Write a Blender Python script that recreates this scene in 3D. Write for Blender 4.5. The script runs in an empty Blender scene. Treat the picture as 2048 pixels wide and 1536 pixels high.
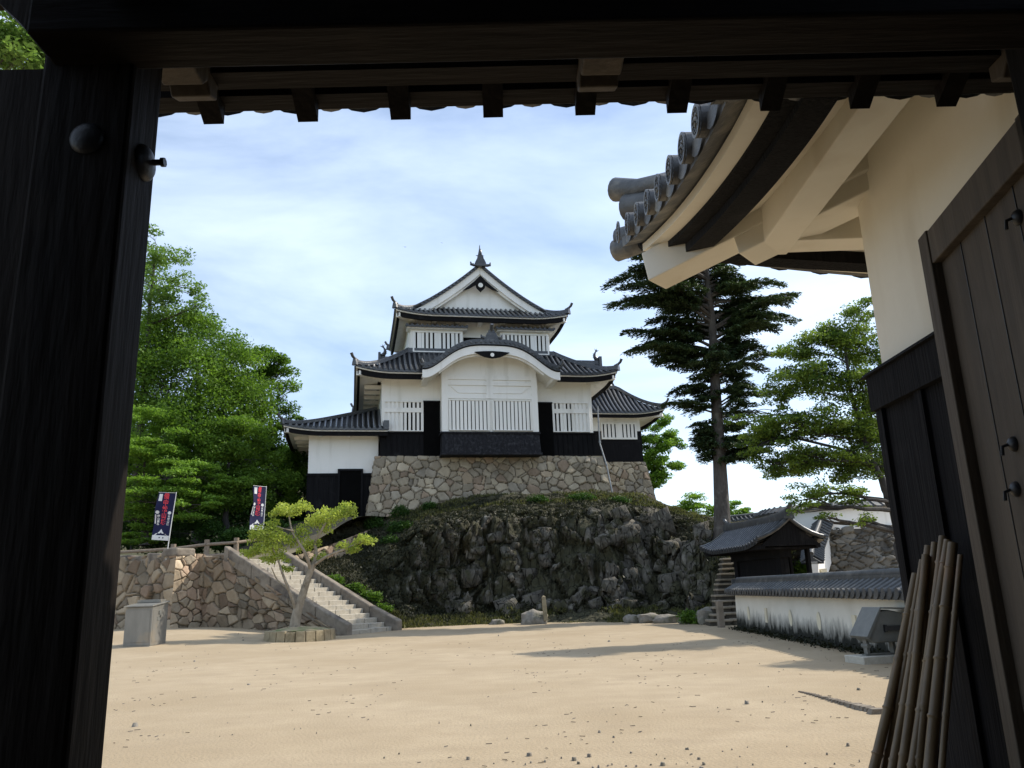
import bpy, math, random
import numpy as np
from mathutils import Vector, Matrix, noise as mn

sc = bpy.context.scene
col = sc.collection
# ------------------------------------------------------------------ camera
F = 1593.0; TH = math.radians(14.5); RO = math.radians(2.0); CH = 1.4
_r = np.array([1, 0, 0.]); _u = np.array([0, -math.sin(TH), math.cos(TH)]); _f = np.array([0, math.cos(TH), math.sin(TH)])
_R = _r*math.cos(RO)-_u*math.sin(RO); _U = _r*math.sin(RO)+_u*math.cos(RO)
cam = bpy.data.cameras.new('camera'); cam.sensor_width = 36.0; cam.lens = F/2048*36.0
cam.clip_start = 0.05; cam.clip_end = 6000
co = bpy.data.objects.new('camera', cam); col.objects.link(co)
M4 = Matrix(((_R[0], _U[0], -_f[0], 0), (_R[1], _U[1], -_f[1], 0), (_R[2], _U[2], -_f[2], CH), (0, 0, 0, 1)))
co.matrix_world = M4
sc.camera = co
# ------------------------------------------------------------------ world + sun
SUN_EL = math.radians(43); SUN_AZ = math.radians(67)   # clockwise from +Y
w = bpy.data.worlds.new('World'); sc.world = w; w.use_nodes = True
nt = w.node_tree; nt.nodes.clear()
def N(t, ty, **k):
    n = t.nodes.new(ty)
    for a, b in k.items(): setattr(n, a, b)
    return n
out = N(nt, 'ShaderNodeOutputWorld'); bg = N(nt, 'ShaderNodeBackground')
sky = N(nt, 'ShaderNodeTexSky', sky_type='NISHITA', sun_disc=False)
sky.sun_elevation = SUN_EL; sky.sun_rotation = SUN_AZ; sky.altitude = 400; sky.air_density = 1.0; sky.dust_density = 1.2; sky.ozone_density = 2.0
tc = N(nt, 'ShaderNodeTexCoord'); mp = N(nt, 'ShaderNodeMapping'); mp.inputs['Scale'].default_value = (1.5, 2.2, 5.5)
mp.inputs['Rotation'].default_value = (0, 0.25, 0.5)
nz = N(nt, 'ShaderNodeTexNoise'); nz.inputs['Scale'].default_value = 1.1; nz.inputs['Detail'].default_value = 9; nz.inputs['Roughness'].default_value = .55; nz.inputs['Distortion'].default_value = .35
cr = N(nt, 'ShaderNodeValToRGB'); cr.color_ramp.elements[0].position = .36; cr.color_ramp.elements[1].position = .72
cr.color_ramp.elements[0].color = (.16, .16, .16, 1); cr.color_ramp.elements[1].color = (.74, .74, .74, 1)
mx = N(nt, 'ShaderNodeMixRGB'); mx.inputs[2].default_value = (6.4, 7.4, 8.8, 1)
L = nt.links.new
L(tc.outputs['Generated'], mp.inputs[0]); L(mp.outputs[0], nz.inputs['Vector']); L(nz.outputs['Fac'], cr.inputs[0])
L(cr.outputs[0], mx.inputs[0]); L(sky.outputs[0], mx.inputs[1]); L(mx.outputs[0], bg.inputs['Color']); L(bg.outputs[0], out.inputs[0])
bg.inputs['Strength'].default_value = 0.10
sl = bpy.data.lights.new('sun', 'SUN'); sl.energy = 2.6; sl.angle = math.radians(.55); sl.color = (1, .93, .82)
so = bpy.data.objects.new('sun', sl); col.objects.link(so)
SD = Vector((math.sin(SUN_AZ)*math.cos(SUN_EL), math.cos(SUN_AZ)*math.cos(SUN_EL), math.sin(SUN_EL)))
so.rotation_euler = SD.to_track_quat('Z', 'Y').to_euler(); so.location = (30, 30, 60)
vs = sc.view_settings; vs.view_transform = 'Standard'; vs.look = 'None'; vs.exposure = 1.0; vs.gamma = 1.0
sc.cycles.max_bounces = 6; sc.cycles.diffuse_bounces = 4; sc.cycles.glossy_bounces = 2; sc.cycles.transmission_bounces = 3

def at(x, y, Y):
    d = _R*(x-1024)/F+_U*(768-y)/F+_f
    p = np.array([0, 0, CH])+d*(Y/d[1]); return Vector(p)

# ------------------------------------------------------------------ materials
def pm(name, c1, c2, scale=5, rough=.8, bump=.3, bscale=None, st=(1, 1, 1), attr=None, spec=.3, c3=None, s3=1., f3=(.5, .7), bdist=.02, metal=0, detail=6, st3=None):
    m = bpy.data.materials.new(name); m.use_nodes = True; t = m.node_tree; t.nodes.clear()
    o = N(t, 'ShaderNodeOutputMaterial'); p = N(t, 'ShaderNodeBsdfPrincipled'); l = t.links.new
    p.inputs['Roughness'].default_value = rough; p.inputs['Specular IOR Level'].default_value = spec; p.inputs['Metallic'].default_value = metal
    l(p.outputs[0], o.inputs[0])
    tcd = N(t, 'ShaderNodeTexCoord'); mpp = N(t, 'ShaderNodeMapping'); mpp.inputs['Scale'].default_value = st
    l(tcd.outputs['Object'], mpp.inputs[0])
    n1 = N(t, 'ShaderNodeTexNoise'); n1.inputs['Scale'].default_value = scale; n1.inputs['Detail'].default_value = detail
    n1.inputs['Roughness'].default_value = .65; l(mpp.outputs[0], n1.inputs['Vector'])
    r = N(t, 'ShaderNodeMapRange'); r.inputs[1].default_value = .3; r.inputs[2].default_value = .7; l(n1.outputs['Fac'], r.inputs[0])
    mi = N(t, 'ShaderNodeMixRGB'); mi.inputs[1].default_value = (*c1, 1); mi.inputs[2].default_value = (*c2, 1); l(r.outputs[0], mi.inputs[0])
    cur = mi.outputs[0]
    if c3:
        n3 = N(t, 'ShaderNodeTexNoise'); n3.inputs['Scale'].default_value = s3; n3.inputs['Detail'].default_value = 7; m3p = N(t, 'ShaderNodeMapping'); m3p.inputs['Scale'].default_value = st3 or (1, 1, 1); l(tcd.outputs['Object'], m3p.inputs[0]); l(m3p.outputs[0], n3.inputs['Vector'])
        r3 = N(t, 'ShaderNodeMapRange'); r3.inputs[1].default_value = f3[0]; r3.inputs[2].default_value = f3[1]; l(n3.outputs['Fac'], r3.inputs[0])
        m3 = N(t, 'ShaderNodeMixRGB'); l(r3.outputs[0], m3.inputs[0]); l(cur, m3.inputs[1]); m3.inputs[2].default_value = (*c3, 1); cur = m3.outputs[0]
    if attr:
        a = N(t, 'ShaderNodeAttribute', attribute_name=attr)
        mm = N(t, 'ShaderNodeMixRGB', blend_type='MULTIPLY'); mm.inputs[0].default_value = 1; l(cur, mm.inputs[1]); l(a.outputs['Color'], mm.inputs[2]); cur = mm.outputs[0]
    l(cur, p.inputs['Base Color'])
    if bump:
        n2 = N(t, 'ShaderNodeTexNoise'); n2.inputs['Scale'].default_value = bscale or scale*3; n2.inputs['Detail'].default_value = 8; l(mpp.outputs[0], n2.inputs['Vector'])
        b = N(t, 'ShaderNodeBump'); b.inputs['Strength'].default_value = bump; b.inputs['Distance'].default_value = bdist; l(n2.outputs['Fac'], b.inputs['Height']); l(b.outputs[0], p.inputs['Normal'])
    m['_c'] = 1
    return m, t, p, cur
def pmm(*a, **k): return pm(*a, **k)[0]

MT = {}
MT['plaster'] = pmm('plaster', (.86, .845, .80), (.82, .805, .76), 1.2, .85, .15, 20, (1, 1, .35), c3=(.66, .64, .58), s3=1.1, f3=(.55, .82), st3=(2.2, 2.2, .28))
MT['plaster_cream'] = pmm('plaster_cream', (.72, .66, .50), (.66, .60, .45), 1.0, .85, .15, 20, (1, 1, .4), c3=(.50, .45, .34), s3=.9, f3=(.6, .85))
MT['plaster_near'] = pmm('plaster_near', (.78, .735, .63), (.74, .695, .59), 2.5, .8, .06, 60, c3=(.62, .555, .44), s3=1.2, f3=(.50, .78), st3=(1.6, 1.6, .5))
MT['board'] = pmm('burnt_board', (.004, .004, .005), (.014, .0135, .0145), 9, .85, .6, 14, (3.2, 3.2, .15), c3=(.030, .029, .029), s3=1.6, f3=(.6, .8), spec=.12)
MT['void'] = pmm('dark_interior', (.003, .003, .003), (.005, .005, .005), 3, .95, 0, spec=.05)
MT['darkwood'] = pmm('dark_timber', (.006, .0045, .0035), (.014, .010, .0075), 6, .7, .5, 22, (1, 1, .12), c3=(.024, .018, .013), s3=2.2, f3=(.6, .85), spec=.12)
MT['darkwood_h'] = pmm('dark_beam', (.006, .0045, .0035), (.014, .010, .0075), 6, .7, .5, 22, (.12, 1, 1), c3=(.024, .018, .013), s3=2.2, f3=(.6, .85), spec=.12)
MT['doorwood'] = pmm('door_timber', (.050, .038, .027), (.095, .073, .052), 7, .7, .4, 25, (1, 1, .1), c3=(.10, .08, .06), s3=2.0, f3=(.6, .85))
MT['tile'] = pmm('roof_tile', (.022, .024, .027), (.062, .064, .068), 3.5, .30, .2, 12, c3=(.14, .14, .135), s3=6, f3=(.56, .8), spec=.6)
MT['tile_pan_shade'] = pmm('shaded_pan_tile', (.006, .0065, .007), (.018, .019, .021), 3.5, .6, .2, 12, spec=.15)  # pan tiles darkened to paint the shade between the ribs
MT['tile_near'] = pmm('roof_tile_near', (.055, .057, .06), (.11, .11, .108), 8, .5, .3, 40, c3=(.26, .245, .21), s3=5, f3=(.5, .75), spec=.5)
MT['tile_old'] = pmm('old_tile', (.042, .044, .046), (.09, .092, .09), 5, .55, .3, 16, c3=(.19, .185, .17), s3=3, f3=(.55, .8), spec=.4)
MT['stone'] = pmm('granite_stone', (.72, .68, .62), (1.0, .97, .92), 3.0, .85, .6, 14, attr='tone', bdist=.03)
MT['step'] = pmm('step_granite', (.34, .30, .235), (.46, .415, .335), 6, .85, .4, 30, c3=(.26, .25, .22), s3=3, f3=(.55, .75))
MT['parapet'] = pmm('parapet_granite', (.145, .12, .092), (.27, .23, .18), 2.5, .85, .6, 20, c3=(.07, .06, .055), s3=1.6, f3=(.5, .72))
MT['logs'] = pmm('log_wood', (.20, .15, .105), (.30, .24, .18), 8, .8, .3, 20)
MT['conc'] = pmm('concrete', (.42, .39, .32), (.52, .49, .42), 12, .9, .3, 40)
MT['curb'] = pmm('curb_block', (.25, .20, .12), (.37, .305, .195), 5, .9, .5, 25, c3=(.16, .13, .075), s3=3, f3=(.5, .75))
MT['steel'] = pmm('cabinet_steel', (.19, .18, .155), (.26, .245, .215), 3, .45, .05, 20, (1, 1, .3), c3=(.40, .31, .20), s3=1.6, f3=(.55, .8), spec=.5, metal=.35)
MT['lampmetal'] = pmm('lamp_metal', (.11, .115, .105), (.17, .17, .155), 5, .5, .1, 30, spec=.4)
MT['bamboo'] = pmm('bamboo', (.12, .082, .042), (.21, .15, .082), 7, .45, .1, 30, (1, 1, .15), c3=(.22, .14, .08), s3=6, f3=(.55, .8), spec=.45)
MT['iron'] = pmm('black_iron', (.012, .012, .013), (.03, .03, .032), 8, .45, .2, 30, spec=.5)
MT['bark'] = pmm('bark', (.045, .038, .032), (.10, .088, .076), 6, .9, .9, 12, (1, 1, .3), c3=(.15, .14, .12), s3=3, f3=(.55, .75), bdist=.04)
MT['barkpale'] = pmm('pale_bark', (.20, .165, .12), (.36, .31, .24), 8, .85, .6, 20, (1, 1, .4), c3=(.12, .10, .07), s3=4, f3=(.55, .75))
MT['barkdark'] = pmm('dark_bark', (.028, .026, .027), (.07, .066, .062), 7, .9, .7, 20, (1, 1, .4))
MT['pipe'] = pmm('grey_pipe', (.25, .26, .27), (.32, .33, .33), 5, .5, 0)
MT['navy'] = pmm('navy_cloth', (.007, .008, .04), (.012, .013, .06), 3, .8, .1, 10)
MT['white'] = pmm('white_print', (.62, .62, .62), (.7, .7, .7), 3, .8, 0)
MT['red'] = pmm('red_print', (.60, .04, .06), (.68, .07, .09), 3, .8, 0)
MT['pole'] = pmm('white_pole', (.65, .65, .62), (.72, .72, .7), 3, .4, 0)
MT['rockb'] = pmm('boulder_rock', (.16, .145, .12), (.31, .28, .235), 3, .9, .8, 9, c3=(.07, .075, .045), s3=2, f3=(.5, .7), bdist=.05)
MT['soil'] = pmm('bed_soil', (.30, .24, .15), (.38, .31, .20), 5, .95, .5, 30, c3=(.16, .18, .07), s3=2.5, f3=(.45, .65))

def leafmat(name, c1, c2, tr=.45):
    m = bpy.data.materials.new(name); m.use_nodes = True; t = m.node_tree; t.nodes.clear(); l = t.links.new
    o = N(t, 'ShaderNodeOutputMaterial'); a = N(t, 'ShaderNodeAttribute', attribute_name='tone')
    mi = N(t, 'ShaderNodeMixRGB'); mi.inputs[1].default_value = (*c1, 1); mi.inputs[2].default_value = (*c2, 1); l(a.outputs['Fac'], mi.inputs[0])
    p = N(t, 'ShaderNodeBsdfPrincipled'); p.inputs['Roughness'].default_value = .55; p.inputs['Specular IOR Level'].default_value = .25; l(mi.outputs[0], p.inputs['Base Color'])
    tr_ = N(t, 'ShaderNodeBsdfTranslucent'); mu = N(t, 'ShaderNodeMixRGB', blend_type='MULTIPLY'); mu.inputs[0].default_value = 1
    mu.inputs[2].default_value = (1.0, 1.05, .6, 1); l(mi.outputs[0], mu.inputs[1]); l(mu.outputs[0], tr_.inputs['Color'])
    s = N(t, 'ShaderNodeMixShader'); s.inputs[0].default_value = tr; l(p.outputs[0], s.inputs[1]); l(tr_.outputs[0], s.inputs[2]); l(s.outputs[0], o.inputs[0])
    return m
MT['leaf'] = leafmat('leaf_green', (.045, .10, .014), (.21, .35, .05), .5)
MT['leaf2'] = leafmat('leaf_bright', (.10, .20, .025), (.26, .42, .07), .5)
MT['leafpale'] = leafmat('leaf_pale', (.10, .19, .045), (.22, .33, .09), .5)
MT['leafdark'] = leafmat('leaf_dark', (.024, .062, .014), (.085, .17, .032), .4)
MT['fir'] = leafmat('fir_needles', (.016, .032, .015), (.075, .115, .045), .25)
MT['maple'] = leafmat('maple_leaf', (.028, .066, .014), (.22, .31, .05), .45)
MT['yellow'] = leafmat('small_maple_leaf', (.22, .30, .05), (.55, .60, .14), .5)
MT['grass'] = leafmat('grass_blade', (.035, .045, .015), (.16, .155, .055), .4)

# ------------------------------------------------------------------ builders
class MB:
    def __init__(s): s.v = []; s.f = []; s.m = []
    def add(s, vs, fs, m=0):
        o = len(s.v); s.v.extend([tuple(v) for v in vs]); s.f.extend([tuple(i+o for i in f) for f in fs]); s.m.extend([m]*len(fs)); return s
    def hexa(s, b, t, m=0):   # bottom 4, top 4 counter-clockwise
        return s.add(list(b)+list(t), [(3, 2, 1, 0), (4, 5, 6, 7), (0, 1, 5, 4), (1, 2, 6, 5), (2, 3, 7, 6), (3, 0, 4, 7)], m)
    def box(s, x0, x1, y0, y1, z0, z1, m=0):
        return s.hexa([(x0, y0, z0), (x1, y0, z0), (x1, y1, z0), (x0, y1, z0)], [(x0, y0, z1), (x1, y0, z1), (x1, y1, z1), (x0, y1, z1)], m)
    def beam(s, a, b, wd, ht, m=0, up=(0, 0, 1)):
        a = Vector(a); b = Vector(b); t = (b-a).normalized(); u = Vector(up); sd = t.cross(u).normalized()*wd/2; uu = sd.cross(t).normalized()*ht/2
        q = lambda p: [p-sd-uu, p+sd-uu, p+sd+uu, p-sd+uu]
        return s.hexa(q(a), q(b), m)
    def tube(s, pts, rad, n=8, m=0, cap=True, flat=None):
        pts = [Vector(p) for p in pts]; k = len(pts)
        if not hasattr(rad, '__len__'): rad = [rad]*k
        vs = []; ref = None
        for i, p in enumerate(pts):
            t = (pts[min(i+1, k-1)]-pts[max(i-1, 0)]).normalized()
            if ref is None: ref = Vector((0, 0, 1)) if abs(t.z) < .9 else Vector((1, 0, 0))
            a = t.cross(ref).normalized(); b = a.cross(t).normalized(); ref = b
            for j in range(n):
                an = 2*math.pi*j/n; vs.append(p+a*math.cos(an)*rad[i]+b*math.sin(an)*rad[i])
        fs = []
        for i in range(k-1):
            for j in range(n): fs.append((i*n+j, i*n+(j+1) % n, (i+1)*n+(j+1) % n, (i+1)*n+j))
        if cap: fs.append(tuple(range(n-1, -1, -1))); fs.append(tuple((k-1)*n+j for j in range(n)))
        return s.add(vs, fs, m)
    def grid(s, P, m=0):
        nu = len(P); nv = len(P[0]); vs = [p for r in P for p in r]
        return s.add(vs, [(i*nv+j, (i+1)*nv+j, (i+1)*nv+j+1, i*nv+j+1) for i in range(nu-1) for j in range(nv-1)], m)
    def sweep(s, pts, prof, m=0, closed=True, cap=True, up=(0, 0, 1), side=None):
        pts = [Vector(p) for p in pts]; k = len(pts); n = len(prof); vs = []; U = Vector(up)
        for i, p in enumerate(pts):
            t = (pts[min(i+1, k-1)]-pts[max(i-1, 0)]); sd = Vector(side) if side else t.cross(U).normalized()
            for a, h in prof: vs.append(p+sd*a+U*h)
        fs = []
        for i in range(k-1):
            for j in range(n if closed else n-1): fs.append((i*n+j, i*n+(j+1) % n, (i+1)*n+(j+1) % n, (i+1)*n+j))
        if cap and closed: fs.append(tuple(range(n-1, -1, -1))); fs.append(tuple((k-1)*n+j for j in range(n)))
        return s.add(vs, fs, m)
    def prism(s, poly, ax, t0, t1, m=0):  # poly of 2D points, extruded along ax ('x','y','z')
        def P(a, b, t): return {'x': (t, a, b), 'y': (a, t, b), 'z': (a, b, t)}[ax]
        n = len(poly)
        return s.add([P(a, b, t0) for a, b in poly]+[P(a, b, t1) for a, b in poly],
                     [tuple(range(n-1, -1, -1)), tuple(range(n, 2*n))]+[(i, (i+1) % n, n+(i+1) % n, n+i) for i in range(n)], m)
    def build(s, name, mats, parent=None, smooth=False, bevel=0, loc=None):
        me = bpy.data.meshes.new(name)
        if any(s.m) and isinstance(mats, str): mats = [mats, 'tile_pan_shade' if mats != 'tile_old' else 'tile_pan_shade']
        vs = s.v
        if loc is not None: vs = [(v[0]-loc[0], v[1]-loc[1], v[2]-loc[2]) for v in vs]
        me.from_pydata(vs, [], s.f)
        for x in (mats if isinstance(mats, (list, tuple)) else [mats]): me.materials.append(MT[x])
        if any(s.m): me.polygons.foreach_set('material_index', s.m)
        if smooth: me.polygons.foreach_set('use_smooth', [True]*len(me.polygons))
        me.update(); o = bpy.data.objects.new(name, me); col.objects.link(o)
        if parent: o.parent = parent
        if loc is not None: o.location = loc
        import bmesh
        bm = bmesh.new(); bm.from_mesh(me); bmesh.ops.recalc_face_normals(bm, faces=bm.faces); bm.to_mesh(me); bm.free()
        if smooth:
            try: me.set_sharp_from_angle(angle=math.radians(50))
            except Exception: pass
        if bevel:
            b = o.modifiers.new('bevel', 'BEVEL'); b.width = bevel; b.segments = 2; b.limit_method = 'ANGLE'; b.angle_limit = math.radians(40)
        return o
def tag(o, label, cat, group=None, kind=None):
    o['label'] = label; o['category'] = cat
    if group: o['group'] = group
    if kind: o['kind'] = kind
    return o
def empty(name, loc, rz=0, label=None, cat=None, group=None):
    o = bpy.data.objects.new(name, None); col.objects.link(o); o.location = loc; o.rotation_euler = (0, 0, rz); o.empty_display_size = .3
    if label: tag(o, label, cat, group)
    return o
def fast(name, V, Fq, mat, tone=None, parent=None, smooth=False, loc=None):
    V = np.asarray(V, np.float32); Fq = np.asarray(Fq, np.int32); k = Fq.shape[1]
    if loc is not None: V = V-np.array(loc, np.float32)
    me = bpy.data.meshes.new(name); me.vertices.add(len(V)); me.vertices.foreach_set('co', V.ravel())
    me.loops.add(Fq.size); me.loops.foreach_set('vertex_index', Fq.ravel())
    me.polygons.add(len(Fq)); me.polygons.foreach_set('loop_start', np.arange(0, Fq.size, k, dtype=np.int32)); me.polygons.foreach_set('loop_total', np.full(len(Fq), k, np.int32))
    if smooth: me.polygons.foreach_set('use_smooth', np.ones(len(Fq), bool))
    me.update(calc_edges=True); me.validate()
    if tone is not None:
        tone = np.asarray(tone, np.float32)
        if tone.ndim == 1: tone = np.stack([tone]*3, 1)
        a = me.color_attributes.new('tone', 'FLOAT_COLOR', 'POINT'); c = np.ones((len(V), 4), np.float32); c[:, :3] = tone; a.data.foreach_set('color', c.ravel())
    me.materials.append(MT[mat]); o = bpy.data.objects.new(name, me); col.objects.link(o)
    if parent: o.parent = parent
    if loc is not None: o.location = loc
    return o
def smooths(a, b, x):
    t = max(0., min(1., (x-a)/(b-a))); return t*t*(3-2*t)

# ------------------------------------------------------------------ masonry
PAL = np.array([(.96, .905, .81)])*np.array([(.46, .425, .36), (.42, .395, .345), (.50, .465, .395), (.44, .385, .32), (.38, .365, .335), (.41, .34, .285), (.52, .485, .42), (.40, .375, .33), (.47, .44, .38)])
def masonry(name, Pf, W, H, size=.45, res=.04, seed=0, depth=.14, corner=(True, True), pal=PAL, parent=None, stretch=1.5, corner_w=.5, bulge=.05, mat='stone', rot=0.0):
    """Pf(u array, v array) -> (N,3) points ; normals from finite differences"""
    rg = np.random.RandomState(seed); nu = max(2, int(W/res)); nv = max(2, int(H/res))
    U, Vv = np.meshgrid(np.linspace(0, W, nu+1), np.linspace(0, H, nv+1), indexing='ij'); u = U.ravel(); v = Vv.ravel()
    S = []
    ny = max(1, int(H/(size*.85))+1); nx = int(W/(size*stretch))+1
    for j in range(-1, ny+1):
        for i in range(-1, nx+1):
            S.append(((i+.5*(j % 2)+.5+rg.uniform(-.42, .42))*size*stretch, (j+.5+rg.uniform(-.38, .38))*size*.85, rg.uniform(-.06, .09)*size*2))
            for _k in range(rg.choice([0, 0, 1, 2])): S.append(((i+rg.uniform(0, 1))*size*stretch, (j+rg.uniform(0, 1))*size*.85, -.13*size))
    cs = size*1.0
    for e, on in enumerate(corner):
        if not on: continue
        S = [q for q in S if not ((q[0] < corner_w*1.5) if e == 0 else (q[0] > W-corner_w*1.5))]
        for j in range(-1, int(H/cs)+2):
            x = (.25 if (j+e) % 2 else .5)*corner_w*1.6
            S.append((x if e == 0 else W-x, (j+.5)*cs, .10*(1 if (j+e) % 2 else 1.6)*size))
            x2 = x+corner_w*(.75 if (j+e) % 2 else .6)
            S.append((x2 if e == 0 else W-x2, (j+.5+rg.uniform(-.2, .2))*cs, 0))
    S = np.array(S); cx = S[:, 0]; cy = S[:, 1]*1.2; wt = S[:, 2]*size
    if rot:
        ca, sa = math.cos(rot), math.sin(rot)
    d1 = np.empty(len(u)); d2 = np.empty(len(u)); id1 = np.empty(len(u), int); id2 = np.empty(len(u), int)
    wob = np.sin(u*7.3+v*3.1+seed)*.02+np.sin(v*11.7-u*5.3)*.012
    for s in range(0, len(u), 4000):
        e = slice(s, s+4000); D = (u[e, None]+wob[e, None]-cx)**2+((v[e, None]+wob[e, None])*1.2-cy)**2-wt
        I = np.argpartition(D, 2, axis=1)[:, :2]; dd = np.take_along_axis(D, I, 1); sw = dd[:, 0] > dd[:, 1]
        I[sw] = I[sw][:, ::-1]; dd[sw] = dd[sw][:, ::-1]
        id1[e] = I[:, 0]; id2[e] = I[:, 1]; d1[e] = dd[:, 0]; d2[e] = dd[:, 1]
    sd = np.sqrt((cx[id1]-cx[id2])**2+(cy[id1]-cy[id2])**2)+1e-6
    ed = (d2-d1)/(2*sd)
    t = np.clip(ed/(size*.13), 0, 1); g = (1-(1-t)**3)
    off = rg.uniform(-.5, 1, len(S))[id1]*bulge; tl = rg.uniform(-1, 1, (len(S), 2))[id1]*.20
    lo = off+((u-cx[id1])*tl[:, 0]+(v-cy[id1]/1.2)*tl[:, 1])
    for e_, on_ in enumerate(corner):
        if on_: q_ = np.clip((u if e_ == 0 else W-u)/.25, 0, 1); lo = lo*q_; ed = ed+(1-q_)*.02
    disp = (depth*(g-1)+lo*g+ np.sin(u*23+v*17)*.004)
    P = Pf(u, v); e = .01; Pu = Pf(u+e, v)-P; Pv = Pf(u, v+e)-P; n = np.cross(Pu, Pv); n /= np.linalg.norm(n, axis=1)[:, None]+1e-9
    if pal is None: pal = PAL
    c = pal[rg.randint(0, len(pal), len(S))]*rg.uniform(.68, 1.18, (len(S), 1)); tone = c[id1]
    stn = np.clip(np.sin(u*1.3+seed)*np.sin(v*2.1+1.7+seed)+.25*np.sin(u*6.1+v*4), 0, 1)[:, None]
    tone = tone*(1-.22*stn)
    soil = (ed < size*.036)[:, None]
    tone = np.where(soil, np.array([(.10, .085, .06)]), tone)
    V = P+n*disp[:, None]
    idx = np.arange((nu+1)*(nv+1)).reshape(nu+1, nv+1)
    Fq = np.stack([idx[:-1, :-1].ravel(), idx[1:, :-1].ravel(), idx[1:, 1:].ravel(), idx[:-1, 1:].ravel()], 1)
    return V, Fq, tone
def join_m(parts):
    Vs = []; Fs = []; Ts = []; o = 0
    for V, Fq, t in parts: Vs.append(V); Fs.append(Fq+o); Ts.append(t); o += len(V)
    return np.vstack(Vs), np.vstack(Fs), np.vstack(Ts)
def quadP(a, b, c, d, W, H):  # bilinear quad: a bl, b br, c tr, d tl
    a, b, c, d = [np.array(p, float) for p in (a, b, c, d)]
    def f(u, v):
        s = (u/W)[:, None]; t = (v/H)[:, None]
        return a*(1-s)*(1-t)+b*s*(1-t)+c*s*t+d*(1-s)*t
    return f

# ------------------------------------------------------------------ tiled roofs
class Panel:
    """one roof slope; org eave origin, t along eave, n inward (2D plan unit vectors), a in [L0,L1] at d=0"""
    def __init__(s, org, t, n, L0, L1, D, z0, z1, c=.33, lift=.3, lw=2.2, sL=0., sR=0., ll=True, lr=True, aL=None, aR=None, le=2, bow=0.):
        s.le = le; s.bow = bow
        s.__dict__.update(org=org, t=t, n=n, L0=L0, L1=L1, D=D, z0=z0, z1=z1, c=c, lift=lift, lw=lw, ll=ll, lr=lr)
        s.aL = aL or (lambda d: L0+sL*d); s.aR = aR or (lambda d: L1-sR*d)
    def h(s, a, d):
        q = d/s.D; z = s.z0+(s.z1-s.z0)*((1-s.c)*q+s.c*q*q)
        k = max(0, 1-q)**2*s.lift
        if s.ll: z += k*max(0, 1-(a-s.L0)/s.lw)**s.le
        if s.lr: z += k*max(0, 1-(s.L1-a)/s.lw)**s.le
        return z
    def p(s, a, d, dz=0):
        if s.bow:
            e = (max(0, 1-(a-s.L0)/s.lw) if s.ll else 0)+(max(0, 1-(s.L1-a)/s.lw) if s.lr else 0); d0 = d; d = d-s.bow*e**2*max(0, 1-d/s.D)
            return Vector((s.org[0]+s.t[0]*a+s.n[0]*d, s.org[1]+s.t[1]*a+s.n[1]*d, s.h(a, max(0, d0))+dz))
        return Vector((s.org[0]+s.t[0]*a+s.n[0]*d, s.org[1]+s.t[1]*a+s.n[1]*d, s.h(a, max(0, d))+dz))
    def tiles(s, mb, rib=.3, r=.08, nu=26, nd=10, K=9, m=0, ns=7):
        P = [[s.p(s.aL(d)+(s.aR(d)-s.aL(d))*i/nu, d) for d in [s.D*j/nd for j in range(nd+1)]] for i in range(nu+1)]
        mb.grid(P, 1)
        # eave lip
        mb.grid([[s.p(s.L0+(s.L1-s.L0)*i/nu, 0, dz) for dz in (0, -.09)] for i in range(nu+1)], m)
        mb.grid([[s.p(s.aL(d)+(s.aR(d)-s.aL(d))*i/nu, d, -.09) for d in (0, .3)] for i in range(nu+1)], m)
        cnt = int((s.L1-s.L0)/rib); st = (s.L1-s.L0-cnt*rib)/2
        for i in range(cnt+1):
            a = s.L0+st+i*rib; ds = []
            for k in range(K*2+1):
                d = s.D*k/(K*2)
                if s.aL(d)-1e-6 <= a <= s.aR(d)+1e-6: ds.append(d)
            if len(ds) < 2: continue
            ds = [ds[0]]+ds[1:-1][::2]+[ds[-1]]
            pts = [s.p(a, d, .03) for d in ds]
            if ds[0] == 0:
                e = s.p(a, -.05, .03); mb.tube([e, pts[0]], r*1.12, ns+2, m)
                # droopy pan lip between ribs
                a2 = a+rib/2
                if a2 < s.L1:
                    q = [s.p(a2+rib*.36*x, -.02, -.05-.05*(1-x*x)) for x in (-1, -.5, 0, .5, 1)]; q2 = [s.p(a2+rib*.36*x, -.02, .02) for x in (1, -1)]
                    mb.add(q+q2, [tuple(range(7))], m)
            mb.tube(pts, r, ns, m, cap=False)
    def eave_line(s, ins, dz, k=24):
        a0 = s.aL(ins); a1 = s.aR(ins); return [s.p(a0+(a1-a0)*i/k, ins, dz) for i in range(k+1)]
    def trim(s, white, black, soffit, over, fas=.32, sof_z=None, ins=.1, lay=True):
        """white strip, black fascia, plaster soffit up to the wall at distance over"""
        side = (s.n[0], s.n[1], 0)
        if lay: white.sweep(s.eave_line(ins*.5, 0), [(0, -.16), (0, -.10), (.12, -.10), (.12, -.16)], side=side)
        black.sweep(s.eave_line(ins+.03, 0), [(0, -.16-fas), (0, -.165), (.14, -.165), (.14, -.16-fas)], side=side)
        k = 24; A = s.eave_line(ins+.10, -.10-fas*.8, k); zz = sof_z if sof_z is not None else s.z0-.2
        a0 = s.aL(over); a1 = s.aR(over)
        B = [Vector((s.org[0]+s.t[0]*(a0+(a1-a0)*i/k)+s.n[0]*over, s.org[1]+s.t[1]*(a0+(a1-a0)*i/k)+s.n[1]*over, zz)) for i in range(k+1)]
        soffit.grid([[A[i], A[i]*.5+B[i]*.5+Vector((0, 0, .02)), B[i]] for i in range(k+1)])
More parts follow.
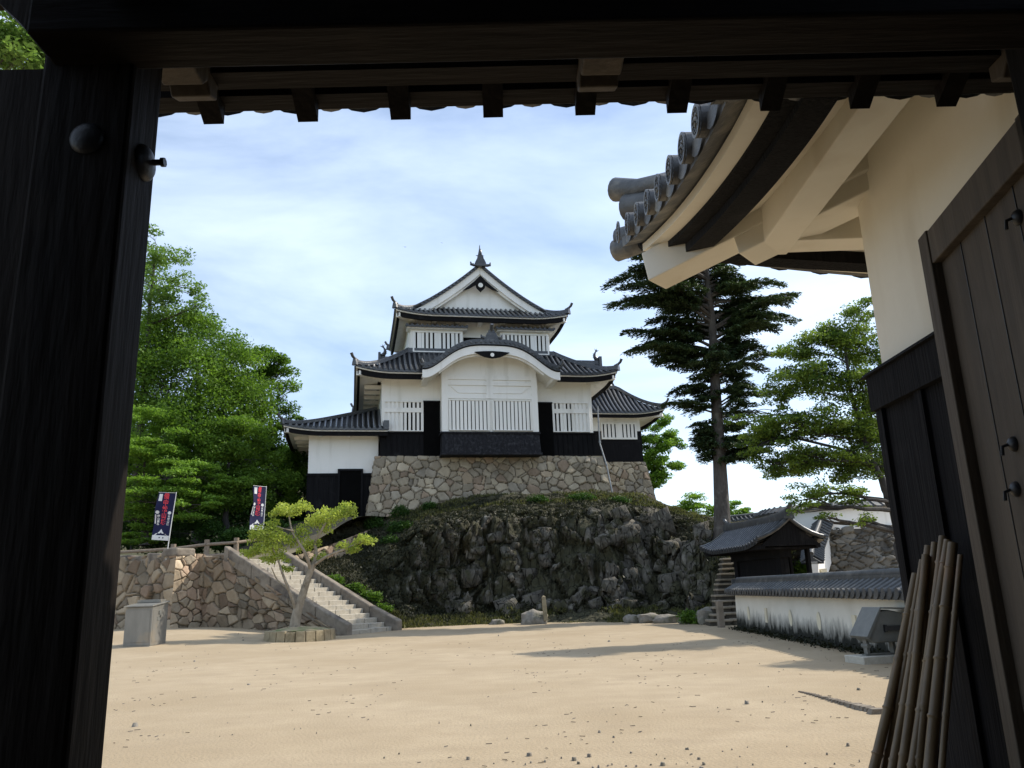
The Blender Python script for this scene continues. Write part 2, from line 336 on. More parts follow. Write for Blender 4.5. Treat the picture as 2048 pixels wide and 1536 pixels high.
def hip_ridge(mb, pan, left=True, wd=.24, ht=.26, end=True, start=0.0, orn=1.0, m=0, stop=1.0):
    ds = [start+(pan.D*stop-start)*i/12 for i in range(13)]
    pts = [pan.p((pan.aL if left else pan.aR)(d), d, .02) for d in ds]
    prof = [(-wd/2, 0), (-wd/2, ht*.6), (-wd/4, ht*.7), (-wd/5, ht), (wd/5, ht), (wd/4, ht*.7), (wd/2, ht*.6), (wd/2, 0)]
    mb.sweep(pts, prof, m)
    if end: ridge_end(mb, pts[0], (pts[0]-pts[2]), wd, ht, orn, m)
def ridge_end(mb, p, dr, wd, ht, orn=1.0, m=0):
    d = Vector((dr[0], dr[1], 0)).normalized(); s = d.cross(Vector((0, 0, 1)))
    b = p-d*.04
    # onigawara plaque
    for (sw, zz0, zz1) in ((wd*.75, -.06, ht*.55), (wd*.55, ht*.5, ht*1.05), (wd*.3, ht, ht*1.35)):
        q = lambda z, k: [b-s*sw*k*orn+Vector((0, 0, z)), b+s*sw*k*orn+Vector((0, 0, z)), b+s*sw*k*orn+d*.13+Vector((0, 0, z)), b-s*sw*k*orn+d*.13+Vector((0, 0, z))]
        mb.hexa(q(zz0, 1), q(zz1, .8), m)
    # rising horn tile
    z = ht*.95
    mb.tube([b-d*.15+Vector((0, 0, z)), b+d*.08+Vector((0, 0, z+.05)), b+d*.24+Vector((0, 0, z+.16)), b+d*.34*orn+Vector((0, 0, z+.34*orn))], [.07, .075, .08, .085*orn], 8, m)
def shachi(name, base, dirv, h, parent):
    """roof-ridge fish: head down on the ridge, tail flicked up"""
    mb = MB(); d = Vector((dirv[0], dirv[1], 0)).normalized(); s = d.cross(Vector((0, 0, 1))); Z = Vector((0, 0, 1)); b = Vector(base)
    body = [b+d*.30*h, b+d*.18*h+Z*.08*h, b+Z*.18*h, b-d*.10*h+Z*.36*h, b-d*.10*h+Z*.56*h, b-d*.02*h+Z*.72*h, b+d*.05*h+Z*.82*h]
    mb.tube(body, [.07*h, .14*h, .17*h, .135*h, .095*h, .06*h, .03*h], 10)
    t = b+d*.03*h+Z*.76*h
    def fin(p0, p1, p2, th=.03):
        o = s*th*h
        mb.add([p0-o, p1-o*.3, p2-o, p0+o, p1+o*.3, p2+o], [(0, 1, 2), (5, 4, 3), (0, 3, 4, 1), (1, 4, 5, 2), (2, 5, 3, 0)])
    fin(t-Z*.05*h, t+d*.26*h+Z*.12*h, t+d*.04*h+Z*.08*h); fin(t-Z*.04*h-d*.03*h, t-d*.10*h+Z*.26*h, t+d*.06*h+Z*.06*h); fin(t, t+d*.08*h+Z*.28*h, t+d*.10*h+Z*.02*h)
    for k in range(3):
        q = b-d*(.16-.01*k)*h+Z*(.26+.14*k)*h; fin(q-Z*.05*h+d*.08*h, q-d*.13*h+Z*.06*h, q+Z*.07*h+d*.05*h)
    for sg in (-1, 1):
        q = b+s*sg*.13*h+Z*.18*h; o = d*.02*h; mb.add([q-o, q+s*sg*.18*h+Z*.10*h, q+Z*.12*h+o], [(0, 1, 2)])
        mb.tube([b+d*.2*h+s*sg*.07*h+Z*.14*h, b+d*.22*h+s*sg*.10*h+Z*.26*h], [.035*h, .01*h], 5)
    mb.add([], [])
    return mb.build(name, 'tile', parent, smooth=True)
def lattice(parent, a0, a1, z0, z1, b, n, gap=.4, bar_h=None, frame=.10, proud=.12, closed=(), mat='plaster', name='window'):
    """barred window facing -b"""
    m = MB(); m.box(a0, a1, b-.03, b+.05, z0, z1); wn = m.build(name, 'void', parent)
    if closed:
        for (c0, c1) in closed: m = MB(); m.box(a0+(a1-a0)*c0, a0+(a1-a0)*c1, b-.05, b-.031, z0, z1); m.build('shutter', 'plaster', wn)
    m = MB(); wb = (a1-a0)/(n+(n+1)*0); wbar = wb*(1-gap)
    for i in range(n+1):
        x = a0+wb*i; lo = max(a0, x-wbar/2); hi = min(a1, x+wbar/2)
        m.box(lo, hi, b-proud+.01, b-.055, z0, z1)
    m.build('lattice_bar', mat, wn)
    m = MB(); f = frame
    m.box(a0-f, a1+f, b-proud-.03, b-.0, z1, z1+f*.7); m.box(a0-f, a1+f, b-proud-.03, b-.0, z0-f*.7, z0)
    m.box(a0-f, a0, b-proud-.028, b-.0, z0, z1); m.box(a1, a1+f, b-proud-.028, b-.0, z0, z1)
    if bar_h:
        for z in bar_h: m.box(a0, a1, b-proud-.025, b-proud+.005, z-.13, z+.13)
    m.build('frame', mat, wn)
    return wn

# ================================================================== CASTLE KEEP
KA = math.radians(11.6); K0 = (-1.372, 45.0, 0.0)
e1 = np.array([math.cos(KA), math.sin(KA)]); e2 = np.array([-math.sin(KA), math.cos(KA)])
def kw(a, b, z=0): return Vector((K0[0]+a*e1[0]+b*e2[0], K0[1]+a*e1[1]+b*e2[1], z))
keep = empty('castle_keep', K0, KA, 'two storey white castle keep with curved front gable, high on the rock', 'castle')
X_, Y_ = (1, 0), (0, 1)
# stone base
def stone_base(name, parent, a0, a1, b0, b1, zt, zb, bat, seed, faces='flr', size=.50, res=.045):
    parts = []
    H = zt-zb; o = bat*H
    if 'f' in faces: parts.append(masonry('f', quadP((a0-o, b0-o, zb), (a1+o, b0-o, zb), (a1, b0, zt), (a0, b0, zt), a1-a0+o, H), a1-a0+o, H, size, res, seed))
    if 'r' in faces: parts.append(masonry('r', quadP((a1+o, b0-o, zb), (a1+o, b1, zb), (a1, b1, zt), (a1, b0, zt), b1-b0, H), b1-b0, H, size, .08, seed+1))
    if 'l' in faces: parts.append(masonry('l', quadP((a0-o, b1, zb), (a0-o, b0-o, zb), (a0, b0, zt), (a0, b1, zt), b1-b0, H), b1-b0, H, size, .08, seed+2))
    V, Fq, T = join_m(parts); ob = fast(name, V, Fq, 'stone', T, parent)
    m = MB(); m.box(a0+.02, a1-.02, b0+.05, b1, zt-.5, zt-.03); m.build('base_top', 'step', ob)
    return ob
stone_base('stone_base', keep, -6.5, 6.57, -.3, 9.6, 8.80, 4.2, .13, 11)
# ground floor
m = MB(); m.box(-6.15, 6.2, 0, 9.4, 10.1, 13.55); m.build('ground_floor_wall', 'plaster', keep)
m = MB()
for (x0, x1, y0, y1, s) in ((-6.2, 6.25, -.05, .4, 'f'),):
    m.hexa([(-6.24, -.10, 8.8), (6.29, -.10, 8.8), (6.29, 9.45, 8.8), (-6.24, 9.45, 8.8)], [(-6.19, -.045, 10.12), (6.24, -.045, 10.12), (6.24, 9.45, 10.12), (-6.19, 9.45, 10.12)])
k = -6.2
while k < 6.2:
    m.box(k, k+.035, -.13, -.05, 8.8, 10.1); k += .30
m.box(-6.25, 6.3, -.12, .2, 10.12, 10.20); m.box(-6.28, 6.33, -.15, .2, 8.80, 8.90)
m.build('board_skirt', 'board', keep)
for (x0, x1) in ((-3.80, -2.88), (2.64, 3.72)):
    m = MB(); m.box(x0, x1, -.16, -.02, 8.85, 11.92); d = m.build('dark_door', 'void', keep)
    m = MB(); m.box(x0-.02, x1+.02, -.20, -.02, 11.92, 12.0); m.build('lintel', 'board', d)
lattice(keep, -6.0, -3.88, 10.28, 11.92, 0, 9, .42, bar_h=(11.45,), frame=.07, closed=((0, .5),))
lattice(keep, 3.80, 5.90, 10.28, 11.95, 0, 9, .42, bar_h=(11.48,), frame=.07, closed=((.52, 1), (.2, .36)))
# projecting bay under the curved gable
KC = -.12; KW = 3.82
def kz(a, top=15.12, lo=13.66):
    t = min(1, abs(a-KC)/KW); return lo+(top-lo)*(1+math.cos(math.pi*t**1.7))/2
m = MB()
A = [(-2.84+(5.47)*i/30) for i in range(31)]
m.prism([(a, z) for a, z in [(-2.84, 10.0), (2.63, 10.0)]]+[(a, kz(a)-.55) for a in reversed(A)], 'y', -1.0, .0)
m.build('bay_wall', 'plaster', keep)
m = MB()   # plaster mouldings on the bay
for (x0, x1, z0, z1) in ((-2.86, -2.50, 10.0, 13.25), (2.29, 2.65, 10.0, 13.25), (-.32, .08, 11.95, 13.75), (-2.5, 2.29, 13.05, 13.30), (-2.5, 2.29, 11.95, 12.15), (-2.5, 2.29, 12.72, 12.92)):
    m.box(x0, x1, -1.06-.004*abs(x0), -.99, z0, z1)
for (p, q) in (((-2.3, 12.65), (-1.9, 12.3)), ((-1.9, 12.3), (1.7, 12.3)), ((1.7, 12.3), (2.1, 12.65))): m.beam((p[0], -1.02, p[1]), (q[0], -1.02, q[1]), .07, .06, 0, (0, 1, 0))
m.build('bay_moulding', 'plaster', keep)
wn = lattice(keep, -2.42, -.22, 10.14, 11.82, -1.0, 10, .24, frame=.05, proud=.10)
wn = lattice(keep, .04, 2.26, 10.14, 11.82, -1.0, 10, .24, frame=.05, proud=.10)
m = MB(); m.hexa([(-2.90, -1.30, 8.78), (2.68, -1.30, 8.78), (2.68, -.1, 8.78), (-2.90, -.1, 8.78)], [(-2.86, -1.06, 9.98), (2.65, -1.06, 9.98), (2.65, -.1, 9.98), (-2.86, -.1, 9.98)])
m.box(-2.95, 2.73, -1.14, -.1, 9.93, 10.03); m.box(-2.96, 2.74, -1.36, -.1, 8.70, 8.82)
k = -2.8
while k < 2.6: m.hexa([(k, -1.325, 8.8), (k+.03, -1.325, 8.8), (k+.03, -1.29, 8.8), (k, -1.29, 8.8)], [(k, -1.085, 9.95), (k+.03, -1.085, 9.95), (k+.03, -1.05, 9.95), (k, -1.05, 9.95)]); k += .27
MT['board_grey'] = pmm('weathered_board', (.008, .008, .010), (.028, .028, .032), 9, .85, .6, 14, (3.2, 3.2, .15), c3=(.055, .055, .06), s3=7, f3=(.5, .75), spec=.15)
m.build('bay_skirt', 'board_grey', keep)
# curved gable (karahafu)
A = [KC-KW-.08+(2*KW+.16)*i/60 for i in range(61)]
m = MB(); m.grid([[Vector((a, b, kz(a))) for b in (-2.15, -1, 0, 1, 1.9)] for a in A])
m.sweep([(a, -2.2, kz(a)) for a in A], [(-.0, -.30), (-.0, .02), (.34, .05), (.34, -.30)], side=(0, 1, 0))
s = 0; last = None
for i in range(600):
    a = KC-KW+2*KW*i/599
    p = Vector((a, -2.2, kz(a)-.13))
    if last is None or (p-last).length > .27: m.tube([p+Vector((0, -.06, 0)), p+Vector((0, .1, 0))], .085, 8); m.tube([p+Vector((0, .05, .10)), p+Vector((0, 1.6, .12))], .06, 6); last = p
for sg in (-1, 1):
    a = KC+sg*(KW+.08); m.tube([(a, -2.3, kz(a)-.05), (a, -1.5, kz(a))], .13, 8); m.tube([(a, -2.26, kz(a)-.02), (a+sg*.1, -2.28, kz(a)+.2)], .1, 8)
m.sweep([(KC, b, 15.12) for b in (-2.15, 0, 1.85)], [(-.16, 0), (-.16, .18), (0, .26), (.16, .18), (.16, 0)])
kt = m.build('curved_gable_roof', 'tile', keep, smooth=True)
m = MB(); b = Vector((KC, -2.18, 15.1))   # crest ornament
for (w0, h0, h1) in ((.46, 0, .22), (.34, .2, .42), (.2, .4, .6)):
    m.hexa([b+Vector((-w0, 0, h0)), b+Vector((w0, 0, h0)), b+Vector((w0, .2, h0)), b+Vector((-w0, .2, h0))], [b+Vector((-w0*.75, 0, h1)), b+Vector((w0*.75, 0, h1)), b+Vector((w0*.75, .2, h1)), b+Vector((-w0*.75, .2, h1))])
m.tube([b+Vector((0, .1, .5)), b+Vector((0, -.05, .72)), b+Vector((0, -.2, .86))], .1, 8)
for sg in (-1, 1): m.tube([b+Vector((sg*.42, -.02, .08)), b+Vector((sg*.58, -.02, .14)), b+Vector((sg*.60, -.02, .28))], [.1, .08, .04], 7)
m.build('crest_ornament', 'tile', kt, smooth=True)
m = MB()
m.sweep([(a, -2.1, kz(a)) for a in A], [(0, -.82), (0, -.36), (.14, -.36), (.14, -.82)], side=(0, 1, 0))
m.sweep([(a, -1.95, kz(a)) for a in A if abs(a-KC) < KW-.8], [(0, -.92), (0, -.78), (.12, -.78), (.12, -.92)], side=(0, 1, 0))
m.grid([[Vector((a, b, kz(a)-.62)) for b in (-1.98, -1.0, 0)] for a in A])
for sg in (-1, 1): a = KC+sg*KW; m.box(min(a, a-sg*.3), max(a, a-sg*.3), -1.98, 0, 12.86, 13.2)
gb = m.build('gable_board', 'plaster', keep)
m = MB(); m.sweep([(a, -2.13, kz(a)) for a in A], [(0, -.355), (0, -.295), (.14, -.295), (.14, -.355)], side=(0, 1, 0)); m.build('gable_line', 'board', gb)
m = MB(); z = 14.24
m.prism([(KC-1.0, z+.12), (KC-.75, z-.02), (KC-.45, z-.16), (KC, z-.24), (KC+.45, z-.16), (KC+.75, z-.02), (KC+1.0, z+.12), (KC+.5, z+.17), (KC, z+.19), (KC-.5, z+.17)], 'y', -2.20, -2.11)
m.build('carved_pendant', 'board', gb)
m = MB(); m.tube([(KC, -2.23, z-.04), (KC, -2.2, z-.04)], .11, 14); m.build('pendant_boss', 'plaster', gb)

# lower roof
tl = MB(); wh = MB(); bk = MB(); so_ = MB()
B0 = -1.32; DF = 2.85; ZE = 13.42; ZT = 15.40; DS = 3.1
fr_l = Panel((0, B0), X_, Y_, -7.65, -3.78, DF, ZE, ZT, lift=.32, sL=DS/DF, lr=False)
fr_r = Panel((0, B0), X_, Y_, 3.56, 7.50, DF, ZE, ZT, lift=.32, sR=DS/DF, ll=False)
for p in (fr_l, fr_r): p.tiles(tl, nu=14); p.trim(wh, bk, so_, 1.33, sof_z=13.35)
mid = Panel((0, B0), X_, Y_, -3.78, 3.56, DF, ZE, ZT, lift=0)
mid.h0 = mid.h
tl.grid([[mid.p(-3.8+7.4*i/14, .7+(DF-.7)*j/6) for j in range(7)] for i in range(15)])
for i in range(25):
    a = -3.63+i*.3
    if abs(a-KC) > 2.2: tl.tube([mid.p(a, .8+(DF-.8)*j/5, .03) for j in range(6)], .08, 7, cap=False)
LD = 11.8
sd_l = Panel((-7.65, 0), Y_, X_, B0, B0+LD, DS, ZE, ZT, lift=.32, sL=DF/DS, sR=DF/DS)
sd_r = Panel((7.50, 0), Y_, (-1, 0), B0, B0+LD, DS, ZE, ZT, lift=.32, sL=DF/DS, sR=DF/DS)
for p in (sd_l, sd_r): p.tiles(tl); p.trim(wh, bk, so_, 1.3, sof_z=13.35)
bkp = Panel((0, B0+LD), X_, (0, -1), -7.65, 7.5, DF, ZE, ZT, sL=DS/DF, sR=DS/DF); bkp.tiles(tl, rib=.6)
hip_ridge(tl, fr_l, True); hip_ridge(tl, fr_r, False); hip_ridge(tl, bkp, True); hip_ridge(tl, bkp, False)
# wall-top flashing ridge
tl.sweep([(-4.6, 1.5, ZT), (4.4, 1.5, ZT)], [(-.15, -.1), (-.15, .2), (.15, .2), (.15, -.1)])
tl.sweep([(-4.55, 1.5, ZT), (-4.55, 8.0, ZT)], [(-.15, -.1), (-.15, .2), (.15, .2), (.15, -.1)])
tl.sweep([(4.40, 1.5, ZT), (4.40, 8.0, ZT)], [(-.15, -.1), (-.15, .2), (.15, .2), (.15, -.1)])
# small side gable behind left
for sg, a1, bb in ((-1, -6.0, 5.6),):
    tl.prism([(bb-1.9, 14.7), (bb+1.9, 14.7), (bb, 16.0)], 'x', -4.4, a1)
    tl.sweep([(-4.4, bb, 15.95), (a1-.05, bb, 15.95)], [(-.15, 0), (-.15, .3), (.15, .3), (.15, 0)])
    tl.box(a1-.2, a1-.05, bb-.3, bb+.3, 15.8, 16.5)
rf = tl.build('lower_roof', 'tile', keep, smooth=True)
wh.build('eave_strip', 'plaster', rf); bk.build('fascia', 'board', rf)
for (cx, cy, sx, sy) in ((-7.65, B0, 1, 1), (7.5, B0, -1, 1)):
    so_.beam((cx+sx*.16, cy+sy*.16, 13.30), (cx+sx*1.6, cy+sy*1.5, 13.25), .26, .24)
for i in range(5): so_.box(-7.1, -6.1, 1.2+i*1.3, 1.45+i*1.3, 13.0, 13.22)
so_.build('eave_soffit', 'plaster', rf)
shachi('ridge_ornament', (-5.85, 5.6, 16.25), (-1, 0), .85, rf)
# upper storey
m = MB(); m.box(-4.5, 4.3, 1.95, 8.0, 15.2, 17.55); m.build('upper_wall', 'plaster', keep)
m = MB(); m.box(-1.15, 1.0, 1.90, 1.96, 15.95, 16.52); m.build('upper_opening', 'void', keep)
for (a0, a1) in ((-4.42, -1.26), (1.07, 4.12)):
    m = MB(); m.box(a0, a1, 1.45, 1.94, 15.25, 16.85); bay = m.build('window_bay', 'plaster', keep)
    lattice(bay, a0+.22, a1-.12, 15.42, 16.60, 1.44, 11, .38, frame=.09, proud=.08, closed=((.64, .70), (.88, .95)) if a0 > 0 else ((.09, .15), (.45, .52), (.8, .86)))
    m = MB()
    P = Panel((0, 1.05), X_, Y_, a0-.28, a1+.28, .9, 16.92, 17.18, lift=.0, c=0); P.tiles(m, nu=6, nd=2, K=3, r=.07)
    m.build('bay_roof', 'tile', bay, smooth=True)
    m = MB(); m.box(a0-.22, a1+.22, 1.15, 1.94, 16.78, 16.86); m.build('bay_cornice', 'plaster', bay)
    m = MB(); m.box(a0-.05, a1+.05, 1.3, 1.94, 16.60+.0, 16.70) if False else None
# upper roof, hip-and-gable with the gable to the front
tl = MB(); wh = MB(); bk = MB(); so_ = MB()
F0 = .5; ZU = 17.52
f2 = Panel((0, F0), X_, Y_, -5.38, 5.2, 1.55, ZU, 18.45, lift=.30, lw=2.4, sL=1.72/1.55, sR=1.72/1.55, c=.2); f2.tiles(tl); f2.trim(wh, bk, so_, 1.42, fas=.30, sof_z=17.5)
def vergeL(d): return F0+d*(1.55/1.72) if d < 1.72 else 1.42
def vergeR(d): return 9.0-d*(1.55/1.72) if d < 1.72 else 8.2
l2 = Panel((-5.38, 0), Y_, X_, F0, 9.0, 5.29, ZU, 21.2, c=.33, lift=.30, lw=2.4, aL=vergeL, aR=vergeR)
r2 = Panel((5.2, 0), Y_, (-1, 0), F0, 9.0, 5.29, ZU, 21.2, c=.33, lift=.30, lw=2.4, aL=vergeL, aR=vergeR)
for p in (l2, r2): p.tiles(tl, K=10, nd=24); p.trim(wh, bk, so_, 1.0, fas=.30, sof_z=17.5)
b2 = Panel((0, 9.0), X_, (0, -1), -5.38, 5.2, 1.55, ZU, 18.45, lift=.3, sL=1.1, sR=1.1); b2.tiles(tl, rib=.6)
hip_ridge(tl, f2, True); hip_ridge(tl, f2, False); hip_ridge(tl, b2, True); hip_ridge(tl, b2, False)
AC = -.09
for p, sg in ((l2, -1), (r2, 1)):   # verges
    ds = [1.6+(5.25-1.6)*i/22 for i in range(23)]
    tl.sweep([p.p(1.4, d, 0) for d in ds], [(-.0, -.14), (-.0, .10), (.28, .14), (.28, -.14)], side=(0, 1, 0))
    tl.sweep([p.p(1.85, d, .02) for d in ds], [(-.12, 0), (-.12, .18), (.12, .18), (.12, 0)], side=(0, 1, 0))
    for i in range(17):
        q = p.p(1.4, 1.65+i*.22, -.03); tl.tube([q+Vector((0, -.07, 0)), q+Vector((0, .1, 0))], .075, 8); tl.tube([q+Vector((0, .02, .09)), q+Vector((0, .45, .11))], .055, 6)
    wh.sweep([p.p(1.5, d, 0) for d in [1.2+(5.3-1.2)*i/22 for i in range(23)]], [(0, -.62), (0, -.14), (.12, -.14), (.12, -.62)], side=(0, 1, 0))
    wh.sweep([p.p(1.62, d, 0) for d in [1.2+(5.3-1.2)*i/22 for i in range(23)]], [(0, -.78), (0, -.60), (.12, -.60), (.12, -.78)], side=(0, 1, 0))
tl.sweep([(AC, 1.25, 21.12), (AC, 8.4, 21.12)], [(-.2, 0), (-.18, .32), (-.1, .44), (.1, .44), (.18, .32), (.2, 0)])
for w0, h0, h1 in ((.44, -.1, .14), (.34, .12, .34), (.22, .32, .62)):
    tl.hexa([(AC-w0, 1.14, 21.1+h0), (AC+w0, 1.14, 21.1+h0), (AC+w0, 1.34, 21.1+h0), (AC-w0, 1.34, 21.1+h0)], [(AC-w0*.7, 1.14, 21.1+h1), (AC+w0*.7, 1.14, 21.1+h1), (AC+w0*.7, 1.34, 21.1+h1), (AC-w0*.7, 1.34, 21.1+h1)])
for sg in (-1, 1): tl.tube([(AC+sg*.42, 1.2, 21.05), (AC+sg*.6, 1.2, 21.08), (AC+sg*.62, 1.2, 21.25)], [.1, .09, .04], 7)
rf2 = tl.build('upper_roof', 'tile', keep, smooth=True)
pts = [(l2.p(0, d)[0], l2.h(5, d)-.18) for d in [1.3+(5.2-1.3)*i/14 for i in range(15)]]; pts2 = [(r2.p(0, d)[0], r2.h(5, d)-.18) for d in [1.3+(5.2-1.3)*i/14 for i in range(15)]]
gm = MB(); gm.prism(pts+pts2[::-1], 'y', 1.95, 2.1); gm.build('gable_wall', 'plaster', rf2)
wh.build('eave_strip', 'plaster', rf2); bk.build('fascia', 'board', rf2)
for (cx, sx) in ((-5.38, 1), (5.2, -1)): so_.beam((cx+sx*.16, F0+.16, 17.42), (cx+sx*1.3, F0+1.3, 17.4), .26, .24)
for i in range(7): so_.box(-4.5+i*1.4, -4.25+i*1.4, .95, 1.95, 17.22, 17.38)
so_.build('eave_soffit', 'plaster', rf2)
m = MB(); z = 19.9
m.prism([(AC, z+.62), (AC+.42, z+.18), (AC+1.12, z-.42), (AC+.75, z-.30), (AC+.3, z-.02), (AC+.26, z-.2), (AC, z-.48), (AC-.26, z-.2), (AC-.3, z-.02), (AC-.75, z-.30), (AC-1.12, z-.42), (AC-.42, z+.18)], 'y', 1.38, 1.46)
m.v = [(v[0], v[1], v[2]-.08) for v in m.v]
cp = m.build('carved_pendant', 'board', rf2)
m = MB(); m.tube([(AC, 1.34, z-.12), (AC, 1.39, z-.12)], .15, 16); m.build('pendant_boss', 'plaster', cp)
shachi('ridge_ornament', (AC, 1.35, 21.5), (0, 1), .95, rf2)
shachi('ridge_ornament', (AC, 8.2, 21.5), (0, -1), .95, rf2)
m = MB(); m.tube([(6.42, -.42, 11.75), (6.42, -.42, 9.5), (6.62, -.78, 8.2), (6.80, -1.0, 6.5), (6.82, -1.05, 6.1)], .045, 8)
for q in ((6.42, -.42, 10.8), (6.42, -.42, 9.6), (6.62, -.78, 8.2)): m.tube([(q[0], q[1], q[2]-.05), (q[0], q[1], q[2]+.05)], .065, 8)
m.build('drain_pipe', 'pipe', keep)

# ------------------------------------------------------------------ entrance annex (left)
ann = empty('entrance_annex', kw(-8, 2.5, 5.0), KA, 'low white entrance building with dark doorway at the left of the keep', 'building')
AO = Vector((8, -2.5, -5.0))
class Off(MB):
    off = AO
    def build(s, *a, **k):
        s.v = [(v[0]+s.off[0], v[1]+s.off[1], v[2]+s.off[2]) for v in s.v]; return MB.build(s, *a, **k)
m = Off(); m.box(-10.1, -6.3, .5, 18, 7.9, 10.35); m.build('wall', 'plaster', ann)
m = Off(); m.box(-10.15, -8.42, .44, 18.05, 4.6, 7.9); m.box(-7.2, -6.55, .44, 1.2, 4.6, 7.9); m.box(-10.17, -8.40, .38, .5, 7.82, 7.96); m.box(-7.22, -6.5, .38, .5, 7.82, 7.96)
k = -10.1
while k < -8.5: m.box(k, k+.035, .41, .45, 4.8, 7.8); k += .28
m.box(-8.5, -8.38, .36, .6, 4.8, 8.12); m.box(-7.24, -7.12, .36, .6, 4.8, 8.12); m.box(-8.5, -7.12, .36, .6, 8.08, 8.2)
m.build('board_skirt', 'board', ann)
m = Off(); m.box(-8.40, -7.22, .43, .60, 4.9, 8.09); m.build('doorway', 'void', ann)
m = Off()
for i in range(3): m.box(-8.5, -7.1, -.35+i*.3, .7, 4.6, 5.15+i*.17)
m.build('doorstep', 'step', ann)
tl = Off(); wh = Off(); bk = Off(); so_ = Off()
pf = Panel((0, -.55), X_, Y_, -11.45, -5.82, 3.4, 10.28, 12.1, lift=.26, sL=1.5, lr=False, c=.1); pf.tiles(tl, nu=16); pf.trim(wh, bk, so_, 1.05, fas=.26, sof_z=10.25)
pl = Panel((-11.45, 0), Y_, X_, -.55, 19, 5.1, 10.28, 12.1, lift=.26, sL=1/1.5, c=.1); pl.tiles(tl, nu=16); pl.trim(wh, bk, so_, 1.3, fas=.26, sof_z=10.25)
hip_ridge(tl, pf, True, .2, .2)
tl.sweep([(-5.95, -.5, 10.38), (-5.95, .6, 10.95), (-5.95, 2.3, 12.0)], [(-.14, 0), (-.14, .22), (.14, .22), (.14, 0)])
tl.box(-6.05, -5.75, -.62, -.42, 10.25, 10.75)
tr = tl.build('roof', 'tile', ann, smooth=True); wh.build('eave_strip', 'plaster', tr); bk.build('fascia', 'board', tr)
for x in (-9.6, -8.1, -6.6): so_.box(x, x+.25, -.1, .5, 10.0, 10.2)
for i in range(13): so_.box(-10.95, -10.1, 1.2+i*1.2, 1.45+i*1.2, 9.98, 10.18)
so_.beam((-11.3, -.4, 10.2), (-10.1, .5, 10.15), .24, .22)
so_.build('eave_soffit', 'plaster', tr)

# ------------------------------------------------------------------ side turret (right)
tur = empty('side_turret', kw(9, 8, 6.5), KA, 'smaller white and black turret with tiled roof, standing behind the right corner of the keep', 'building')
Off.off = Vector((-9, -8, -6.5)); AO = Off.off
V, Fq, T = join_m([masonry('f', quadP((5.6, 5.2, 5.2), (12.2, 5.2, 5.2), (11.5, 5.75, 9.4), (5.6, 5.75, 9.4), 6.4, 4.2), 6.4, 4.2, .50, .045, 31, corner=(False, True), pal=PAL*.93),
    masonry('r', quadP((12.2, 5.2, 5.2), (12.2, 12, 5.2), (11.5, 12, 9.4), (11.5, 5.75, 9.4), 6.5, 4.2), 6.5, 4.2, .50, .09, 32)])
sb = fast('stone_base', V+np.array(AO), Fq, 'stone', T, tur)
m = Off(); m.box(5.6, 11.4, 6.0, 11.5, 11.5, 12.6); m.build('wall', 'plaster', tur)
m = Off(); m.box(5.6, 11.44, 5.95, 11.5, 9.35, 11.52); m.build('board_skirt', 'board', tur)
m = Off(); m.box(8.6, 11.1, 5.86, 5.97, 10.95, 12.1); bx = m.build('window_panel', 'plaster', tur)
m = Off()
for i in range(9):
    a = 8.72+i*.27
    if i == 4: continue
    m.box(a, a+.07, 5.845, 5.858, 11.08, 11.98)
m.build('window_slots', 'void', bx)
tl = Off(); wh = Off(); bk = Off(); so_ = Off()
def aR3(d): return 12.9-d*1.05 if d < 2.4 else 10.2-(d-2.4)*.35
pf = Panel((0, 5.0), X_, Y_, 4.9, 12.9, 4.0, 12.62, 17.0, lift=.35, aR=aR3, ll=False, lw=2.4, c=.4); pf.tiles(tl, K=8, nd=16); pf.trim(wh, bk, so_, 1.0, fas=.26, sof_z=12.6)
pr = Panel((12.9, 0), Y_, (-1, 0), 5.0, 13, 2.5, 12.62, 14.9, lift=.35, sL=.95, sR=.95, lw=2.4); pr.tiles(tl); pr.trim(wh, bk, so_, 1.4, fas=.26, sof_z=12.6)
pb = Panel((0, 13.0), X_, (0, -1), 4.9, 12.9, 4.0, 12.62, 17.0, aR=aR3, ll=False); pb.tiles(tl, rib=.6)
hip_ridge(tl, pf, False, stop=.6)
tl.sweep([pf.p(aR3(d)-.15, d, .02) for d in (2.4, 2.8, 3.3, 3.8, 4.0)], [(-.14, 0), (-.12, .26), (.12, .26), (.14, 0)])
ridge_end(tl, pf.p(10.05, 2.35, .1), (0, -1), .3, .3)
tl.sweep([(5, 9.0, 16.95), (9.75, 9.0, 16.95)], [(-.17, 0), (-.15, .36), (.15, .36), (.17, 0)]); tl.box(9.7, 9.9, 8.7, 9.3, 16.6, 17.6)
tr = tl.build('roof', 'tile', tur, smooth=True); wh.build('eave_strip', 'plaster', tr); bk.build('fascia', 'board', tr)
so_.beam((12.75, 5.15, 12.5), (11.4, 6.1, 12.45), .26, .24); so_.build('eave_soffit', 'plaster', tr)
m = Off(); m.prism([(5.6, 14.6), (12.4, 14.6), (9.0, 16.9)], 'x', 9.3, 9.5); m.build('gable_wall', 'plaster', tr)
o = shachi('ridge_ornament', (9.55+AO.x, 9.0+AO.y, 17.3+AO.z), (1, 0), .95, tr)

